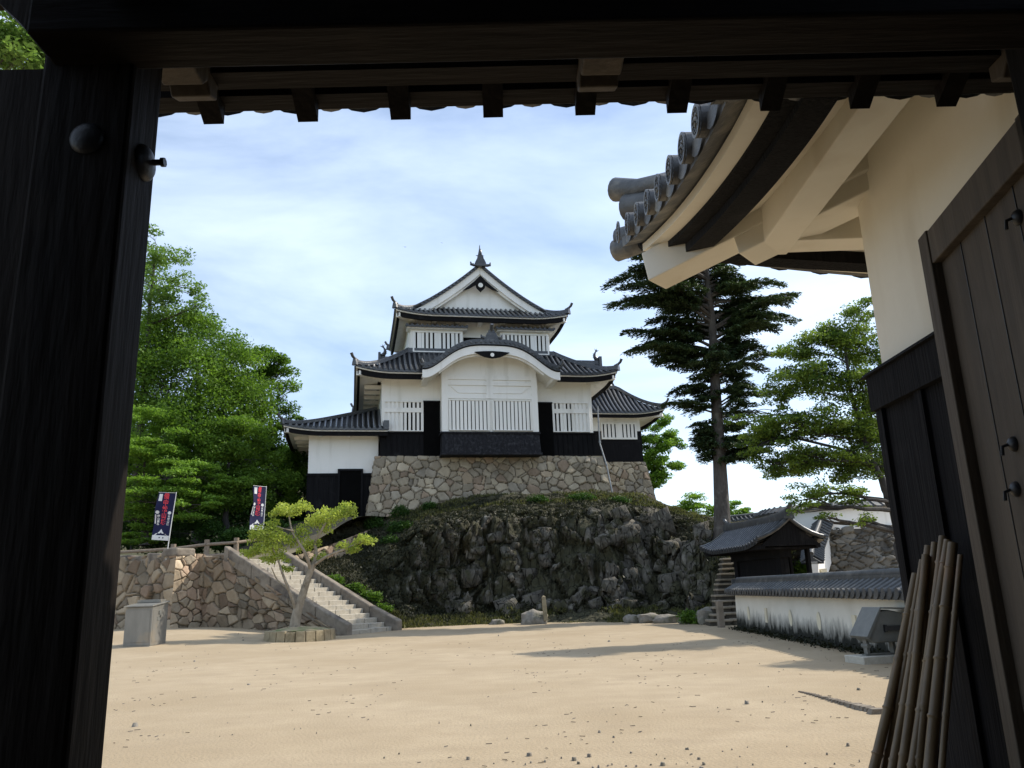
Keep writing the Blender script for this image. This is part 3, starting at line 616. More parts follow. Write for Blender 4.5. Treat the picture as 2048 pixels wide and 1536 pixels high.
# ================================================================== TERRAIN
def gz(x, y):
    z = .36*smooths(-6.5, -13, x)*smooths(21, 32, y)
    return z
def gpt(px, py):
    d = _R*(px-1024)/F+_U*(768-py)/F+_f; t = 0.5
    while t < 200:
        p = np.array([0, 0, CH])+d*t
        if p[2] <= gz(p[0], p[1]): return Vector(p)
        t += .05
    return Vector(p)
def sand():
    m, t, p, cur = pm('sand', (.345, .27, .175), (.42, .335, .222), 1.6, .92, .6, 30, c3=(.33, .255, .16), s3=.3, f3=(.42, .66), bdist=.02, detail=12)
    l = t.links.new; tcd = N(t, 'ShaderNodeTexCoord')
    # fine grit and darker specks of debris
    n = N(t, 'ShaderNodeTexNoise'); n.inputs['Scale'].default_value = 38; n.inputs['Detail'].default_value = 4; l(tcd.outputs['Object'], n.inputs['Vector'])
    r = N(t, 'ShaderNodeMapRange'); r.inputs[1].default_value = .60; r.inputs[2].default_value = .74; r.inputs[4].default_value = .6; l(n.outputs['Fac'], r.inputs[0])
    m1 = N(t, 'ShaderNodeMixRGB'); l(r.outputs[0], m1.inputs[0]); l(cur, m1.inputs[1]); m1.inputs[2].default_value = (.26, .20, .13, 1)
    # long soft streaks of swept gravel
    mp = N(t, 'ShaderNodeMapping'); mp.inputs['Scale'].default_value = (.8, 2.6, 1); mp.inputs['Rotation'].default_value = (0, 0, .15); l(tcd.outputs['Object'], mp.inputs[0])
    n2 = N(t, 'ShaderNodeTexNoise'); n2.inputs['Scale'].default_value = 1.2; n2.inputs['Detail'].default_value = 8; l(mp.outputs[0], n2.inputs['Vector'])
    r2 = N(t, 'ShaderNodeMapRange'); r2.inputs[1].default_value = .5; r2.inputs[2].default_value = .7; r2.inputs[4].default_value = .35; l(n2.outputs['Fac'], r2.inputs[0])
    m2 = N(t, 'ShaderNodeMixRGB'); l(r2.outputs[0], m2.inputs[0]); l(m1.outputs[0], m2.inputs[1]); m2.inputs[2].default_value = (.30, .235, .155, 1)
    # woodland floor far beyond the castle hill
    sx = N(t, 'ShaderNodeVectorMath', operation='LENGTH'); l(tcd.outputs['Object'], sx.inputs[0])
    r4 = N(t, 'ShaderNodeMapRange'); r4.inputs[1].default_value = 58; r4.inputs[2].default_value = 75; l(sx.outputs['Value'], r4.inputs[0])
    m4 = N(t, 'ShaderNodeMixRGB'); l(r4.outputs[0], m4.inputs[0]); l(m2.outputs[0], m4.inputs[1]); m4.inputs[2].default_value = (.05, .09, .03, 1)
    l(m4.outputs[0], p.inputs['Base Color']); MT['sand'] = m
sand()
MT['path'] = pmm('path_dirt', (.20, .17, .12), (.27, .23, .165), 2, .92, .5, 30, c3=(.15, .13, .08), s3=.5, f3=(.5, .65), attr='tone')
MT['hill'] = pmm('hill_soil', (.05, .055, .025), (.10, .09, .045), 1.2, .95, .8, 8)
def axis(lo, hi, st, far):
    a = list(np.arange(lo, hi+1e-6, st)); s = st; x = lo
    L_ = []
    while x > -far: s *= 1.5; x -= s; L_.append(x)
    R2 = []; s = st; x = hi
    while x < far: s *= 1.5; x += s; R2.append(x)
    return np.array(L_[::-1]+a+R2)
xs = axis(-24, 16, .25, 2500); ys = axis(0, 42, .25, 2500)
XX, YY = np.meshgrid(xs, ys, indexing='ij'); ZZ = np.zeros_like(XX)
for i in range(len(xs)):
    for j in range(len(ys)):
        x, y = xs[i], ys[j]; z = gz(x, y)
        if abs(x) < 30 and 0 < y < 45: z += .018*mn.noise((x*.5, y*.5, 0))+.008*mn.noise((x*2, y*2, 3))
        ZZ[i, j] = z
V = np.stack([XX.ravel(), YY.ravel(), ZZ.ravel()], 1); idx = np.arange(len(V)).reshape(XX.shape)
Fq = np.stack([idx[:-1, :-1].ravel(), idx[1:, :-1].ravel(), idx[1:, 1:].ravel(), idx[:-1, 1:].ravel()], 1)
g = fast('ground', V, Fq, 'sand', smooth=True); g['kind'] = 'structure'; g['label'] = 'pale sandy courtyard ground'

# ------- rock mound under the keep
def rockmat():
    m, t, p, cur = pm('cliff_rock', (.050, .045, .036), (.165, .149, .120), 2.0, .92, .9, 7, (1, 1, .55), c3=(.27, .25, .205), s3=1.9, f3=(.56, .74), bdist=.10)
    l = t.links.new; a = N(t, 'ShaderNodeAttribute', attribute_name='tone')
    tv = N(t, 'ShaderNodeTexCoord'); mv = N(t, 'ShaderNodeMapping'); mv.inputs['Scale'].default_value = (2.4, 2.4, 1.0); mv.inputs['Rotation'].default_value = (.25, .2, .4); l(tv.outputs['Object'], mv.inputs[0])
    nv = N(t, 'ShaderNodeTexNoise'); nv.inputs['Scale'].default_value = 1.5; nv.inputs['Detail'].default_value = 5; l(mv.outputs[0], nv.inputs['Vector']); av = N(t, 'ShaderNodeMixRGB'); av.inputs[0].default_value = .22; l(mv.outputs[0], av.inputs[1]); l(nv.outputs['Color'], av.inputs[2])
    vo = N(t, 'ShaderNodeTexVoronoi', feature='DISTANCE_TO_EDGE'); vo.inputs['Scale'].default_value = 1.5; l(av.outputs[0], vo.inputs['Vector'])
    rv = N(t, 'ShaderNodeMapRange'); rv.inputs[1].default_value = 0; rv.inputs[2].default_value = .05; l(vo.outputs['Distance'], rv.inputs[0])
    bv = N(t, 'ShaderNodeBump'); bv.inputs['Strength'].default_value = 1; bv.inputs['Distance'].default_value = .12; l(rv.outputs[0], bv.inputs['Height'])
    for lk in list(t.links):
        if lk.to_node == p and lk.to_socket.name == 'Normal': l(lk.from_socket, p.inputs['Normal']); src = lk.from_node
    bn = [q for q in t.nodes if q.type == 'BUMP' and q != bv][0]; l(bv.outputs[0], bn.inputs['Normal'])
    tcd = N(t, 'ShaderNodeTexCoord'); n = N(t, 'ShaderNodeTexNoise'); n.inputs['Scale'].default_value = 2.4; n.inputs['Detail'].default_value = 9; l(tcd.outputs['Object'], n.inputs['Vector'])
    ad = N(t, 'ShaderNodeMath', operation='ADD'); l(n.outputs['Fac'], ad.inputs[0]); l(a.outputs['Fac'], ad.inputs[1])
    r = N(t, 'ShaderNodeMapRange'); r.inputs[1].default_value = .96; r.inputs[2].default_value = 1.14; l(ad.outputs[0], r.inputs[0])
    g2 = N(t, 'ShaderNodeMixRGB'); n5 = N(t, 'ShaderNodeTexNoise'); n5.inputs['Scale'].default_value = 5; n5.inputs['Detail'].default_value = 7; l(tcd.outputs['Object'], n5.inputs['Vector']); l(n5.outputs['Fac'], g2.inputs[0])
    g2.inputs[1].default_value = (.020, .022, .011, 1); g2.inputs[2].default_value = (.075, .068, .036, 1)
    mi = N(t, 'ShaderNodeMixRGB'); l(r.outputs[0], mi.inputs[0]); l(g2.outputs[0], mi.inputs[1]); l(cur, mi.inputs[2]); l(mi.outputs[0], p.inputs['Base Color'])
    MT['cliff'] = m
rockmat()
CB = np.array([(-6.0, 33.5, .2), (-5.5, 34.0, .1), (-5.2, 34.6, 0), (-4.4, 35.3, 0), (-2.5, 35.9, 0), (-.8, 36.2, 0), (2, 34.8, 0), (4, 33.2, 0), (5.4, 32, 0), (6.3, 31, 0), (6.55, 29.8, 0), (6.7, 28.9, 0), (8.6, 28.7, 0)], float)
CT = np.array([(-10.5, 36.3, 3.0), (-10.1, 39.0, 3.8), (-9.2, 41.8, 4.8), (-7.6, 42.1, 5.0), (-4.5, 42.9, 6.0), (-1, 43.7, 6.45), (2.5, 44.4, 6.5), (5.6, 45.2, 6.45), (8.2, 46, 6.0), (9.6, 44, 5.1), (10.2, 40, 4.3), (9.8, 35, 3.0), (12, 35, 3.2)], float)
NU, NV = 380, 230; MP = np.zeros((NU+1, NV+1, 3)); MTn = np.zeros((NU+1, NV+1))
def cat(C, u):
    i = min(int(u), len(C)-2); t = u-i; p0 = C[max(i-1, 0)]; p1 = C[i]; p2 = C[i+1]; p3 = C[min(i+2, len(C)-1)]
    return .5*((2*p1)+(-p0+p2)*t+(2*p0-5*p1+4*p2-p3)*t*t+(-p0+3*p1-3*p2+p3)*t**3)
def gprof(v, cl):  # height fraction; cl = how cliffy
    a = .10*v/.22 if v < .22 else (.10+.66*(smooths(.22, .50, v)) if v < .5 else .76+.24*((v-.5)/.5)**.9)
    return a*cl+(1-cl)*v
for i in range(NU+1):
    u = i/NU*(len(CB)-1.001); B = cat(CB, u); T = cat(CT, u)
    out_n = Vector((B[0]-T[0], B[1]-T[1], 0)).normalized()
    cl = smooths(1.5, 4, u)*(1-smooths(9.2, 10.6, u)*.8)
    for j in range(NV+1):
        v = j/NV*1.25
        if v <= 1:
            h = gprof(v, cl); hh = .86*v+.14*v*v if True else v
            x = B[0]+(T[0]-B[0])*v; y = B[1]+(T[1]-B[1])*v; z = B[2]-.08*(1-v)+(T[2]-B[2])*h
        else:
            k = (v-1)/.25; x = T[0]-out_n.x*k*7; y = T[1]-out_n.y*k*7; z = T[2]+.1*k - (.8*k if u > 8.3 else 0)
        q = Vector((x, y, z))
        cliff = smooths(.12, .26, v)*(1-smooths(.44+.14*mn.noise((u*1.3, 2, 8)), .70, v)*.9)*(.15+.85*cl)
        big = mn.noise(q*.28)*.55+mn.noise(q*.7+Vector((3, 1, 7)))*.28
        qq = Vector((x*1.25+z*.30+.35*mn.noise(q*.8), y*1.0, z*.55-x*.16+.3*mn.noise(q*.6+Vector((5,5,5))))); 
        dd, pp = mn.voronoi(qq, distance_metric='DISTANCE', exponent=2.5)
        hsh = (math.sin(pp[0][0]*127.1+pp[0][1]*311.7+pp[0][2]*74.7)*43758.5) % 1.0
        hs2 = (math.sin(pp[0][0]*269.5+pp[0][1]*183.3+pp[0][2]*246.1)*43758.5) % 1.0
        crack = min(1, (dd[1]-dd[0])/.10)
        q3 = qq*2.6; d3, p3_ = mn.voronoi(q3, distance_metric='DISTANCE', exponent=2.5); h3 = (math.sin(p3_[0][0]*127.1+p3_[0][1]*311.7+p3_[0][2]*74.7)*43758.5) % 1.0
        rock = hsh*.95-.38+(qq-pp[0]).dot(Vector(((hs2-.5)*2.2, .3, (hsh-.35)*1.6)))*.75
        rock = rock*crack-.5*(1-crack)+((h3-.5)*.30+(q3-p3_[0]).dot(Vector((h3-.5, 0, .4)))*.22)*min(1, (d3[1]-d3[0])/.15)-.10*(1-min(1, (d3[1]-d3[0])/.12))
        fz = mn.noise(q*3.1)*.07+mn.noise(q*7)*.035
        edge = smooths(0, .06, v)
        disp = (big*(.5+.5*cliff)+rock*cliff*.95+fz)*edge*(1-.6*smooths(1, 1.05, v))
        if u < 2: disp *= .25+.3*u*.5
        if u > 10: disp *= .45
        q += out_n*disp+Vector((0, 0, disp*.25+fz*.8+ .18*mn.noise(q*.9+Vector((9, 9, 9)))*smooths(.7, .9, v)))
        MP[i, j] = q
        MTn[i, j] = .10+.42*cliff*(.45+.55*hs2)*(.25+.75*crack)+.20*cliff*smooths(.30, .9, hsh)
V = MP.reshape(-1, 3); idx = np.arange(len(V)).reshape(NU+1, NV+1)
def cliff_blocks(seed=13, n=250):
    rg = np.random.RandomState(seed); Vb = []; Fb = []; Tb = []
    for k in range(n):
        u = rg.uniform(.34, .80); v = rg.uniform(.18, .50)
        if mn.noise((u*9, v*6, 3)) < -.12: continue
        i = int(u*NU); j = int(v/1.25*NV); p = MP[i, j]; q = MP[min(NU, i+3), j]-MP[max(0, i-3), j]; o = np.array([q[1], -q[0], 0]); o /= np.linalg.norm(o)+1e-9
        if o[1] > 0: o = -o
        t = np.cross([0, 0, 1], o); big_ = rg.rand() < .18
        w_ = rg.uniform(.14, .34)*(1.9 if big_ else 1); h_ = w_*rg.uniform(1.3, 3.4); d_ = rg.uniform(.10, .26)
        tilt = rg.normal()*.22-.12; up = np.array([0, 0, 1])*math.cos(tilt)+t*math.sin(tilt); sd = t*math.cos(tilt)-np.array([0, 0, 1])*math.sin(tilt)
        lean = rg.uniform(-.25, .35); up = up-o*lean
        c = p-o*.10; b = len(Vb)
        for sx, sz in ((-1, -1), (1, -1), (1, 1), (-1, 1)): Vb.append(c+sd*sx*w_*rg.uniform(.75, 1.2)+up*sz*h_*rg.uniform(.75, 1.2)*.5-o*.45)
        f = rg.uniform(.45, .95, 4)
        for (sx, sz), ff in zip(((-1, -1), (1, -1), (1, 1), (-1, 1)), f): Vb.append(c+sd*sx*w_*rg.uniform(.5, .95)+up*sz*h_*rg.uniform(.5, .95)*.5+o*d_*ff)
        # extra ridge point to break the front face
        e = len(Vb); Vb.append(c+sd*w_*rg.uniform(-.35, .35)+up*h_*rg.uniform(-.25, .25)+o*d_*1.08)
        Fb += [(b, b+1, b+5, b+4), (b+1, b+2, b+6, b+5), (b+2, b+3, b+7, b+6), (b+3, b, b+4, b+7), (b+4, b+5, e, e), (b+5, b+6, e, e), (b+6, b+7, e, e), (b+7, b+4, e, e)]
        Tb += [.42+.3*rg.rand()]*9
    return np.array(Vb), Fb, np.array(Tb)
Fq = np.stack([idx[:-1, :-1].ravel(), idx[1:, :-1].ravel(), idx[1:, 1:].ravel(), idx[:-1, 1:].ravel()], 1)
Vb, Fb, Tb = cliff_blocks()
def tri(Fl):
    o = []
    for f in Fl:
        o.append((f[0], f[1], f[2]));
        if f[3] != f[2]: o.append((f[0], f[2], f[3]))
    return o
FT = np.vstack([Fq[:, [0, 1, 2]], Fq[:, [0, 2, 3]], np.array(tri(Fb))+len(V)])
g = fast('rocky_hill', np.vstack([V, Vb]), FT, 'cliff', np.concatenate([MTn.ravel(), Tb])); g['kind'] = 'structure'; g['label'] = 'dark craggy rock outcrop with moss and grass below the keep'

# ------- stairs frame
P0 = np.array([-6.4, 30.8]); DT = np.array([-.87, .5]); DS_ = np.array([.5, .87])
SA = math.atan2(.5, -.87)  # heading of climb
def sp(t, s, z): q = P0+DT*t+DS_*s; return Vector((q[0], q[1], z))
WDT = 2.6; RUN = 6.3; TOP = 3.05
# terrace behind the walls
def tz(t, s):
    return TOP+2.3*smooths(1.5, 8.5, s)*(1-smooths(10, 17, t))+.9*smooths(10, 17, t)*smooths(4, 14, s)+9*smooths(14, 60, s)*smooths(9, 20, t)
tt = np.concatenate([np.arange(6.0, 24, .4), np.arange(24, 80, 3.)]); ss = np.concatenate([np.arange(-1.45, 16, .4), np.arange(16, 70, 3.)])
MPt = [[sp(t, s, tz(t, s)+.06*mn.noise((t*.7, s*.7, 0))) for s in ss if True] for t in tt]
V = []; Fq = []; n_ = 0
V = np.array([[tuple(p) for p in r] for r in MPt]).reshape(-1, 3); ii = np.arange(len(V)).reshape(len(tt), len(ss)); Fq = []
for i in range(len(tt)-1):
    for j in range(len(ss)-1):
        if ss[j] < -.01 and tt[i] < 8.05: continue
        Fq.append((ii[i, j], ii[i+1, j], ii[i+1, j+1], ii[i, j+1]))
TN = np.array([[(.9 if (t < 8.5 and s < 3.5) else (.45 if (t < 8.5 and s < 9) else .22)) for s in ss] for t in tt]).ravel()
g = fast('terrace', V, Fq, 'path', TN[:, None]*np.array([1, 1, .9]), smooth=True); g['kind'] = 'structure'; g['label'] = 'upper terrace path behind the retaining wall'
# plateau behind on the right
m = MB(); m.grid([[Vector((9.5+i*4, 40+j*5, 2.4+1.5*smooths(40, 52, 40+j*5)+.3*mn.noise((i*.8, j*.8, 4)))) for j in range(12)] for i in range(14)])
g = m.build('hillside', 'hill', smooth=True); g['kind'] = 'structure'; g['label'] = 'low ground behind the rock mound on the right'
m = MB(); m.grid([[Vector((-75+i*5, 52+j*5, 3+13*smooths(50, 95, 52+j*5)*smooths(-8, -22, -75+i*5)+.8*mn.noise((i*.8, j*.8, 4)))) for j in range(12)] for i in range(15)])
g = m.build('wooded_slope', 'hill', smooth=True); g['kind'] = 'structure'; g['label'] = 'dark slope under the wood on the left'

# ------- staircase
st = empty('stone_staircase', sp(0, 1.3, 0), 0, 'pale granite staircase with sloping parapets climbing left from the courtyard', 'staircase')
so0 = Vector(sp(0, 1.3, 0))
NS = 17; tread = RUN/NS; rise = TOP/NS
rs = random.Random(4)
m = MB()
for i in range(NS):
    t0 = i*tread; k = 0; s0 = .02
    while s0 < WDT-.02:   # each step is a row of separate blocks
        s1 = min(WDT-.02, s0+rs.uniform(.55, 1.0)); 
        if WDT-s1 < .3: s1 = WDT-.02
        dz = rs.uniform(-.012, .012); dt = rs.uniform(-.015, .015)
        b = [sp(t0+dt, s0, -.2), sp(t0+dt, s1-.012, -.2), sp(t0+tread+.1, s1-.012, -.2), sp(t0+tread+.1, s0, -.2)]
        z = rise*(i+1)+dz-.02
        m.hexa(b, [Vector((q.x, q.y, z)) for q in b]); s0 = s1
m.box(0, 0, 0, 0, 0, 0) if False else None
o = m.build('step', 'step', st, loc=tuple(so0)); o.location = (0, 0, 0); 
bv = o.modifiers.new('bevel', 'BEVEL'); bv.width = .015; bv.segments = 1
o['label'] = 'pale granite block steps'
for sS, lbl in ((-.34, 'near parapet'), (WDT, 'far parapet')):
    m = MB(); t = -.25; 
    while t < RUN+.1:
        t1 = min(t+rs.uniform(1.0, 1.6), RUN+.25)
        z0 = max(.02, (t+.1)*TOP/RUN)+.38; z1 = (t1+.1)*TOP/RUN+.38
        a0, a1 = sS, sS+.34
        b = [sp(t, a0, -.2), sp(t, a1, -.2), sp(t1-.015, a1, -.2), sp(t1-.015, a0, -.2)]
        lo0 = z0-.62; lo1 = z1-.62
        bb = [Vector((b[0].x, b[0].y, lo0)), Vector((b[1].x, b[1].y, lo0)), Vector((b[2].x, b[2].y, lo1)), Vector((b[3].x, b[3].y, lo1))]
        tp = [Vector((b[0].x, b[0].y, z0)), Vector((b[1].x, b[1].y, z0)), Vector((b[2].x, b[2].y, z1)), Vector((b[3].x, b[3].y, z1))]
        m.hexa(bb, tp); t = t1
    o = m.build('parapet', 'parapet', st, loc=tuple(so0)); o.location = (0, 0, 0)
    bv = o.modifiers.new('bevel', 'BEVEL'); bv.width = .06; bv.segments = 3

# ------- retaining wall (left)
WPAL = np.array([(1.08, 1.01, .90)])*np.array([(.46, .39, .31), (.38, .33, .27), (.52, .45, .36), (.42, .33, .27), (.33, .30, .255), (.48, .40, .33), (.56, .49, .40), (.36, .29, .235)])
wb = sp(8.06, -1.45, .2)
rw = empty('retaining_wall', wb, 0, 'rough stone retaining wall at left, with a squared corner, below the log fence', 'stone wall')
TW = TOP+.30
def side_under_stairs(u, v):   # wall under the near parapet: u from t=0 to 8.06, height follows the stair
    W = 8.06; t = u
    top = np.minimum((t+.1)*TOP/RUN+.02, TOP+.15); top = np.maximum(top, .05)
    z = v/3.2*top-.0
    q = P0[None]+DT[None]*t[:, None]+DS_[None]*(-.30+.0*t)[:, None]
    return np.stack([q[:, 0], q[:, 1], z], 1)
def flipf(f, W): return lambda u, v: f(W-u, v)
parts = [masonry('a', flipf(side_under_stairs, 8.06), 8.06, 3.2, .46, .032, 51, depth=.16, corner=(False, False), pal=WPAL*.62, bulge=.09, stretch=1.8)]  # palette darkened to paint the shade on the stair side
c0 = sp(8.06, 0, 0); c1 = sp(8.06, -1.45, 0); c2 = sp(22, -1.45, 0)
bt = .16
o1 = sp(8.06-.35, -1.45-.35, 0); o0 = sp(8.06-.35, 0, 0); o2 = sp(22, -1.8, 0)
parts.append(masonry('b', quadP((o1.x, o1.y, .1), (o0.x, o0.y, .1), (c0.x, c0.y, TW), (c1.x, c1.y, TW), 1.6, 3.2), 1.6, 3.2, .42, .025, 52, depth=.12, corner=(True, False), pal=WPAL*1.15, corner_w=.3))  # sunlit corner face, its light put into a paler palette
parts.append(masonry('c', quadP((o2.x, o2.y, .1), (o1.x, o1.y, .1), (c1.x, c1.y, TW), (c2.x, c2.y, TW), 14, 3.2), 14, 3.2, .60, .04, 53, depth=.15, corner=(False, True), pal=WPAL*.75, bulge=.09, stretch=1.6))  # left face, its shade put into a darker palette
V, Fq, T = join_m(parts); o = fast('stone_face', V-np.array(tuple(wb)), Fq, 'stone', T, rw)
m = MB()
for t0, t1, s0, s1 in ((8.5, 22, -1.44, -.8),):
    t = t0
    while t < t1:
        ta = min(t+rs.uniform(.6, 1.2), t1); z = TW+rs.uniform(-.06, .10); b = [sp(t, s0, TW-.5), sp(t, s1, TW-.5), sp(ta-.03, s1, TW-.5), sp(ta-.03, s0, TW-.5)]
        m.hexa(b, [Vector((q.x, q.y, z+rs.uniform(-.05, .05))) for q in b]); t = ta
b = [sp(8.0, -1.5, TW-.12), sp(8.0, -.55, TW-.12), sp(8.9, -.55, TW-.12), sp(8.9, -1.5, TW-.12)]; m.hexa(b, [Vector((q.x, q.y, TW+.22)) for q in b])
b = [sp(8.25, -1.25, 0), sp(8.25, 1.0, 0), sp(22, 1.0, 0), sp(22, -1.25, 0)]; m.hexa(b, [Vector((q.x, q.y, TW-.06)) for q in b])
o = m.build('cap_stone', 'parapet', rw, loc=tuple(wb)); o.location = (0, 0, 0); bv = o.modifiers.new('bevel', 'BEVEL'); bv.width = .07; bv.segments = 2
# rough low wall beside the upper path
PW = [sp(6.2, 2.95, 2.9), sp(6.2, 5.5, 3.5), sp(6.0, 8.0, 4.3), sp(6.6, 10.5, 4.9)]
def pathwall(u, v):
    W = 8.0; t = np.clip(u/W, 0, .9999)*3; i = t.astype(int); k = (t-i)[:, None]; A = np.array([tuple(p) for p in PW]); p = A[i]*(1-k)+A[i+1]*k
    zt = p[:, 2]+.25; p = p.copy(); p[:, 2] = zt-1.5+v/1.8*1.5; p[:, 0] += .35*(1-v/1.8); p[:, 1] -= .1*(1-v/1.8); return p
V, Fq, T = masonry('p', pathwall, 8.0, 1.8, .5, .05, 61, corner=(False, False), pal=WPAL*.75, depth=.14)
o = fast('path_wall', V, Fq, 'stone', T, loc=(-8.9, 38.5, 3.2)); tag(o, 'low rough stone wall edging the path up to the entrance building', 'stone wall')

# ------- log fence
fe = empty('log_fence', sp(9, 1.0, TOP), 0, 'round log fence with two rails along the terrace above the wall', 'fence'); fo = tuple(sp(9, 1.0, TOP))
FP = [(19.4, .2), (14.2, 0.3), (10.6, .9), (7.9, 1.6), (6.55, 2.2), (5.3, 3.6)]
FP = []
for px, Y in ((232, 37.2), (345, 36.6), (412, 36.2), (471, 36.9), (525, 38.2)):
    q = at(px, 1120, Y); FP.append(Vector((q.x, q.y, 0)))
FP.insert(0, FP[0]+(FP[0]-FP[1])*1.2)
zb = [TOP-.0]*6; zt_ = [3.88, 3.90, 3.93, 4.05, 4.14, 4.35]
for k, q in enumerate(FP):
    m = MB(); m.tube([(q.x, q.y, TOP-.3), (q.x, q.y, zt_[k])], [.12, .115], 12); o = m.build('post', 'logs', fe, smooth=True, loc=fo); o.location = (0, 0, 0)
for k in range(5):
    for dz in (-.22, -.72):
        a, b = FP[k], FP[k+1]; m = MB(); m.tube([(a.x, a.y-.1, zt_[k]+dz), (b.x, b.y-.1, zt_[k+1]+dz)], .07, 9); o = m.build('rail', 'logs', fe, smooth=True, loc=fo); o.location = (0, 0, 0)

# ------- banners
def banner(base, top, wdt, facing, label, txt_rot=0):
    """tall nobori flag: pole from base to top, cloth on its left"""
    b = Vector(base); tp = Vector(top); r = empty('banner_flag', b, 0, label, 'banner flag', 'festival banners on the terrace')
    ax = (tp-b); H = ax.length; up = ax.normalized(); sd = Vector((math.cos(facing), math.sin(facing), 0)); sd = (sd-up*sd.dot(up)).normalized(); nrm = sd.cross(up)
    if nrm.y > 0: nrm = -nrm
    m = MB(); m.tube([Vector((0, 0, -.3)), ax*.5, ax], [.022, .018, .014], 8); m.tube([ax*.985, ax*.985+sd*wdt+up*(-.02)], .009, 6); m.build('pole', 'pole', r, smooth=True)
    hh = 1.98; z0 = H*.975-hh
    def W(u, v, e=0):   # u 0..1 away from pole, v 0..1 up
        wave = (.07*math.sin(u*4.5+v*5)+.03*math.sin(v*11+1))*u; sl_ = -.10*u*(1-v)
        return up*(z0+v*hh)+sd*(u*wdt+.0)+nrm*(wave+e)+sd*(-(1-v)*0)+up*sl_*0+sd*sl_*0
    m = MB(); m.grid([[W(.02+.98*i/8, j/20) for j in range(21)] for i in range(9)]); m.grid([[W(.02+.98*i/8, j/20, -.006) for j in range(21)] for i in range(9)])
    cl = m.build('cloth', 'navy', r, smooth=True)
    for j in range(5): m = MB(); q = up*(z0+hh*j/4.0); m.tube([q, q+sd*.03], .018, 6)
    # print: everything sits on the cloth surface
    def patch(mat, u0, u1, v0, v1, name, e=.006, n=4):
        m = MB(); m.grid([[W(u0+(u1-u0)*i/n, v0+(v1-v0)*j/n, e) for j in range(n+1)] for i in range(n+1)]); m.build(name, mat, cl)
    def disc(mat, u, v, ru, rv, name, e=.007):
        m = MB(); P = [W(u+ru*math.cos(a*math.pi/8), v+rv*math.sin(a*math.pi/8), e) for a in range(16)]; m.add(P, [tuple(range(16))]); m.build(name, mat, cl)
    def text(s, u, v, size, mat, name, asp=1.0):
        cu = bpy.data.curves.new(name, 'FONT'); cu.body = s; cu.size = 1; cu.align_x = 'CENTER'; cu.align_y = 'CENTER'; cu.resolution_u = 3; cu.offset = .028
        tmp = bpy.data.objects.new('tmp', cu); col.objects.link(tmp); dg = bpy.context.evaluated_depsgraph_get(); dg.update()
        me = bpy.data.meshes.new_from_object(tmp.evaluated_get(dg)); bpy.data.objects.remove(tmp); bpy.data.curves.remove(cu)
        for vtx in me.vertices:
            x, y, _ = vtx.co; vtx.co = W(u-x*size*asp/wdt, v+y*size/hh, .008)
        me.materials.clear(); me.materials.append(MT[mat]); o = bpy.data.objects.new(name, me); col.objects.link(o); o.parent = cl
    # u grows to the left of the picture
    for k, ch in enumerate('備中松山城'): text(ch, .50, .92-.135*k, .27, 'red', 'red_lettering', .80)
    patch('white', .72, .92, .82, .97, 'white_seal')
    disc('white', .86, .58, .10, .035, 'white_crest'); disc('white', .20, .58, .10, .035, 'white_crest')
    patch('white', .90, .96, .34, .53, 'white_stripe')
    for k, ch in enumerate('岡山高梁'): text(ch, .78, .50-.055*k, .105, 'white', 'white_lettering')
    for k, ch in enumerate('天空山城'): text(ch, .20, .50-.055*k, .105, 'white', 'white_lettering')
    # white castle drawing at the foot
    patch('white', .02, .98, .0, .10, 'castle_print')
    m = MB()
    def poly(ps): m.add([W(u, v, .009) for u, v in ps], [tuple(range(len(ps)))])
    poly([(.12, .10), (.9, .10), (.78, .14), (.26, .14)]); poly([(.32, .14), (.70, .14), (.64, .17), (.38, .17)]); poly([(.40, .17), (.62, .17), (.51, .235)])
    m.build('castle_print', 'white', cl)
    m = MB()
    def poly2(ps): m.add([W(u, v, .011) for u, v in ps], [tuple(range(len(ps)))])
    poly2([(.15, .093), (.80, .085), (.80, .095), (.15, .103)]); poly2([(.25, .135), (.72, .135), (.72, .142), (.25, .142)]); poly2([(.3, .04), (.36, .04), (.36, .065), (.3, .065)]); poly2([(.5, .04), (.56, .04), (.56, .065), (.5, .065)])
    m.build('castle_print', 'navy', cl)
    return r
banner(at(333, 1107, 33.9), at(353, 984, 33.9), .74, math.radians(183), 'navy banner with red lettering, leaning over the squared corner of the wall')
banner(at(524, 1090, 37.2), at(533, 972, 37.2), .74, math.radians(236), 'navy banner with red lettering, seen half side-on behind the small maple')

# ------- steel cabinet
cbx = Vector((-11.72, 25.9, gz(-11.7, 25.9))); ca = empty('steel_cabinet', cbx, math.radians(-6), 'grey metal box with sloping lid on the sand left of the small maple', 'cabinet')
m = MB(); m.hexa([(-.42, -.45, 0), (.46, -.45, 0), (.46, .45, 0), (-.42, .45, 0)], [(-.42, -.45, 1.14), (.46, -.45, 1.14), (.46, .45, 1.26), (-.42, .45, 1.26)]); m.build('body', 'steel', ca, bevel=.01)
m = MB(); m.hexa([(-.46, -.52, 1.145), (.50, -.52, 1.145), (.50, .48, 1.27), (-.46, .48, 1.27)], [(-.46, -.52, 1.185), (.50, -.52, 1.185), (.50, .48, 1.31), (-.46, .48, 1.31)]); m.box(-.40, .40, .1, .42, 1.27, 1.36); m.build('lid', 'steel', ca, bevel=.008)
m = MB(); m.box(.462, .49, -.10, .02, .92, 1.02); m.box(.462, .475, -.16, -.02, .72, .84); m.tube([(.46, .0, .86), (.50, .0, .86)], .03, 8); m.build('latch', 'lampmetal', ca)
m = MB(); m.box(-.40, .44, -.43, .43, -.05, .02); m.build('plinth', 'conc', ca)
m = MB(); m.box(-.36, .40, -.462, -.449, .10, 1.06); m.build('front_panel', 'steel', ca, bevel=.004)
m = MB(); m.box(.456, .468, -.38, .38, .10, 1.06); m.build('side_panel', 'steel', ca, bevel=.004)

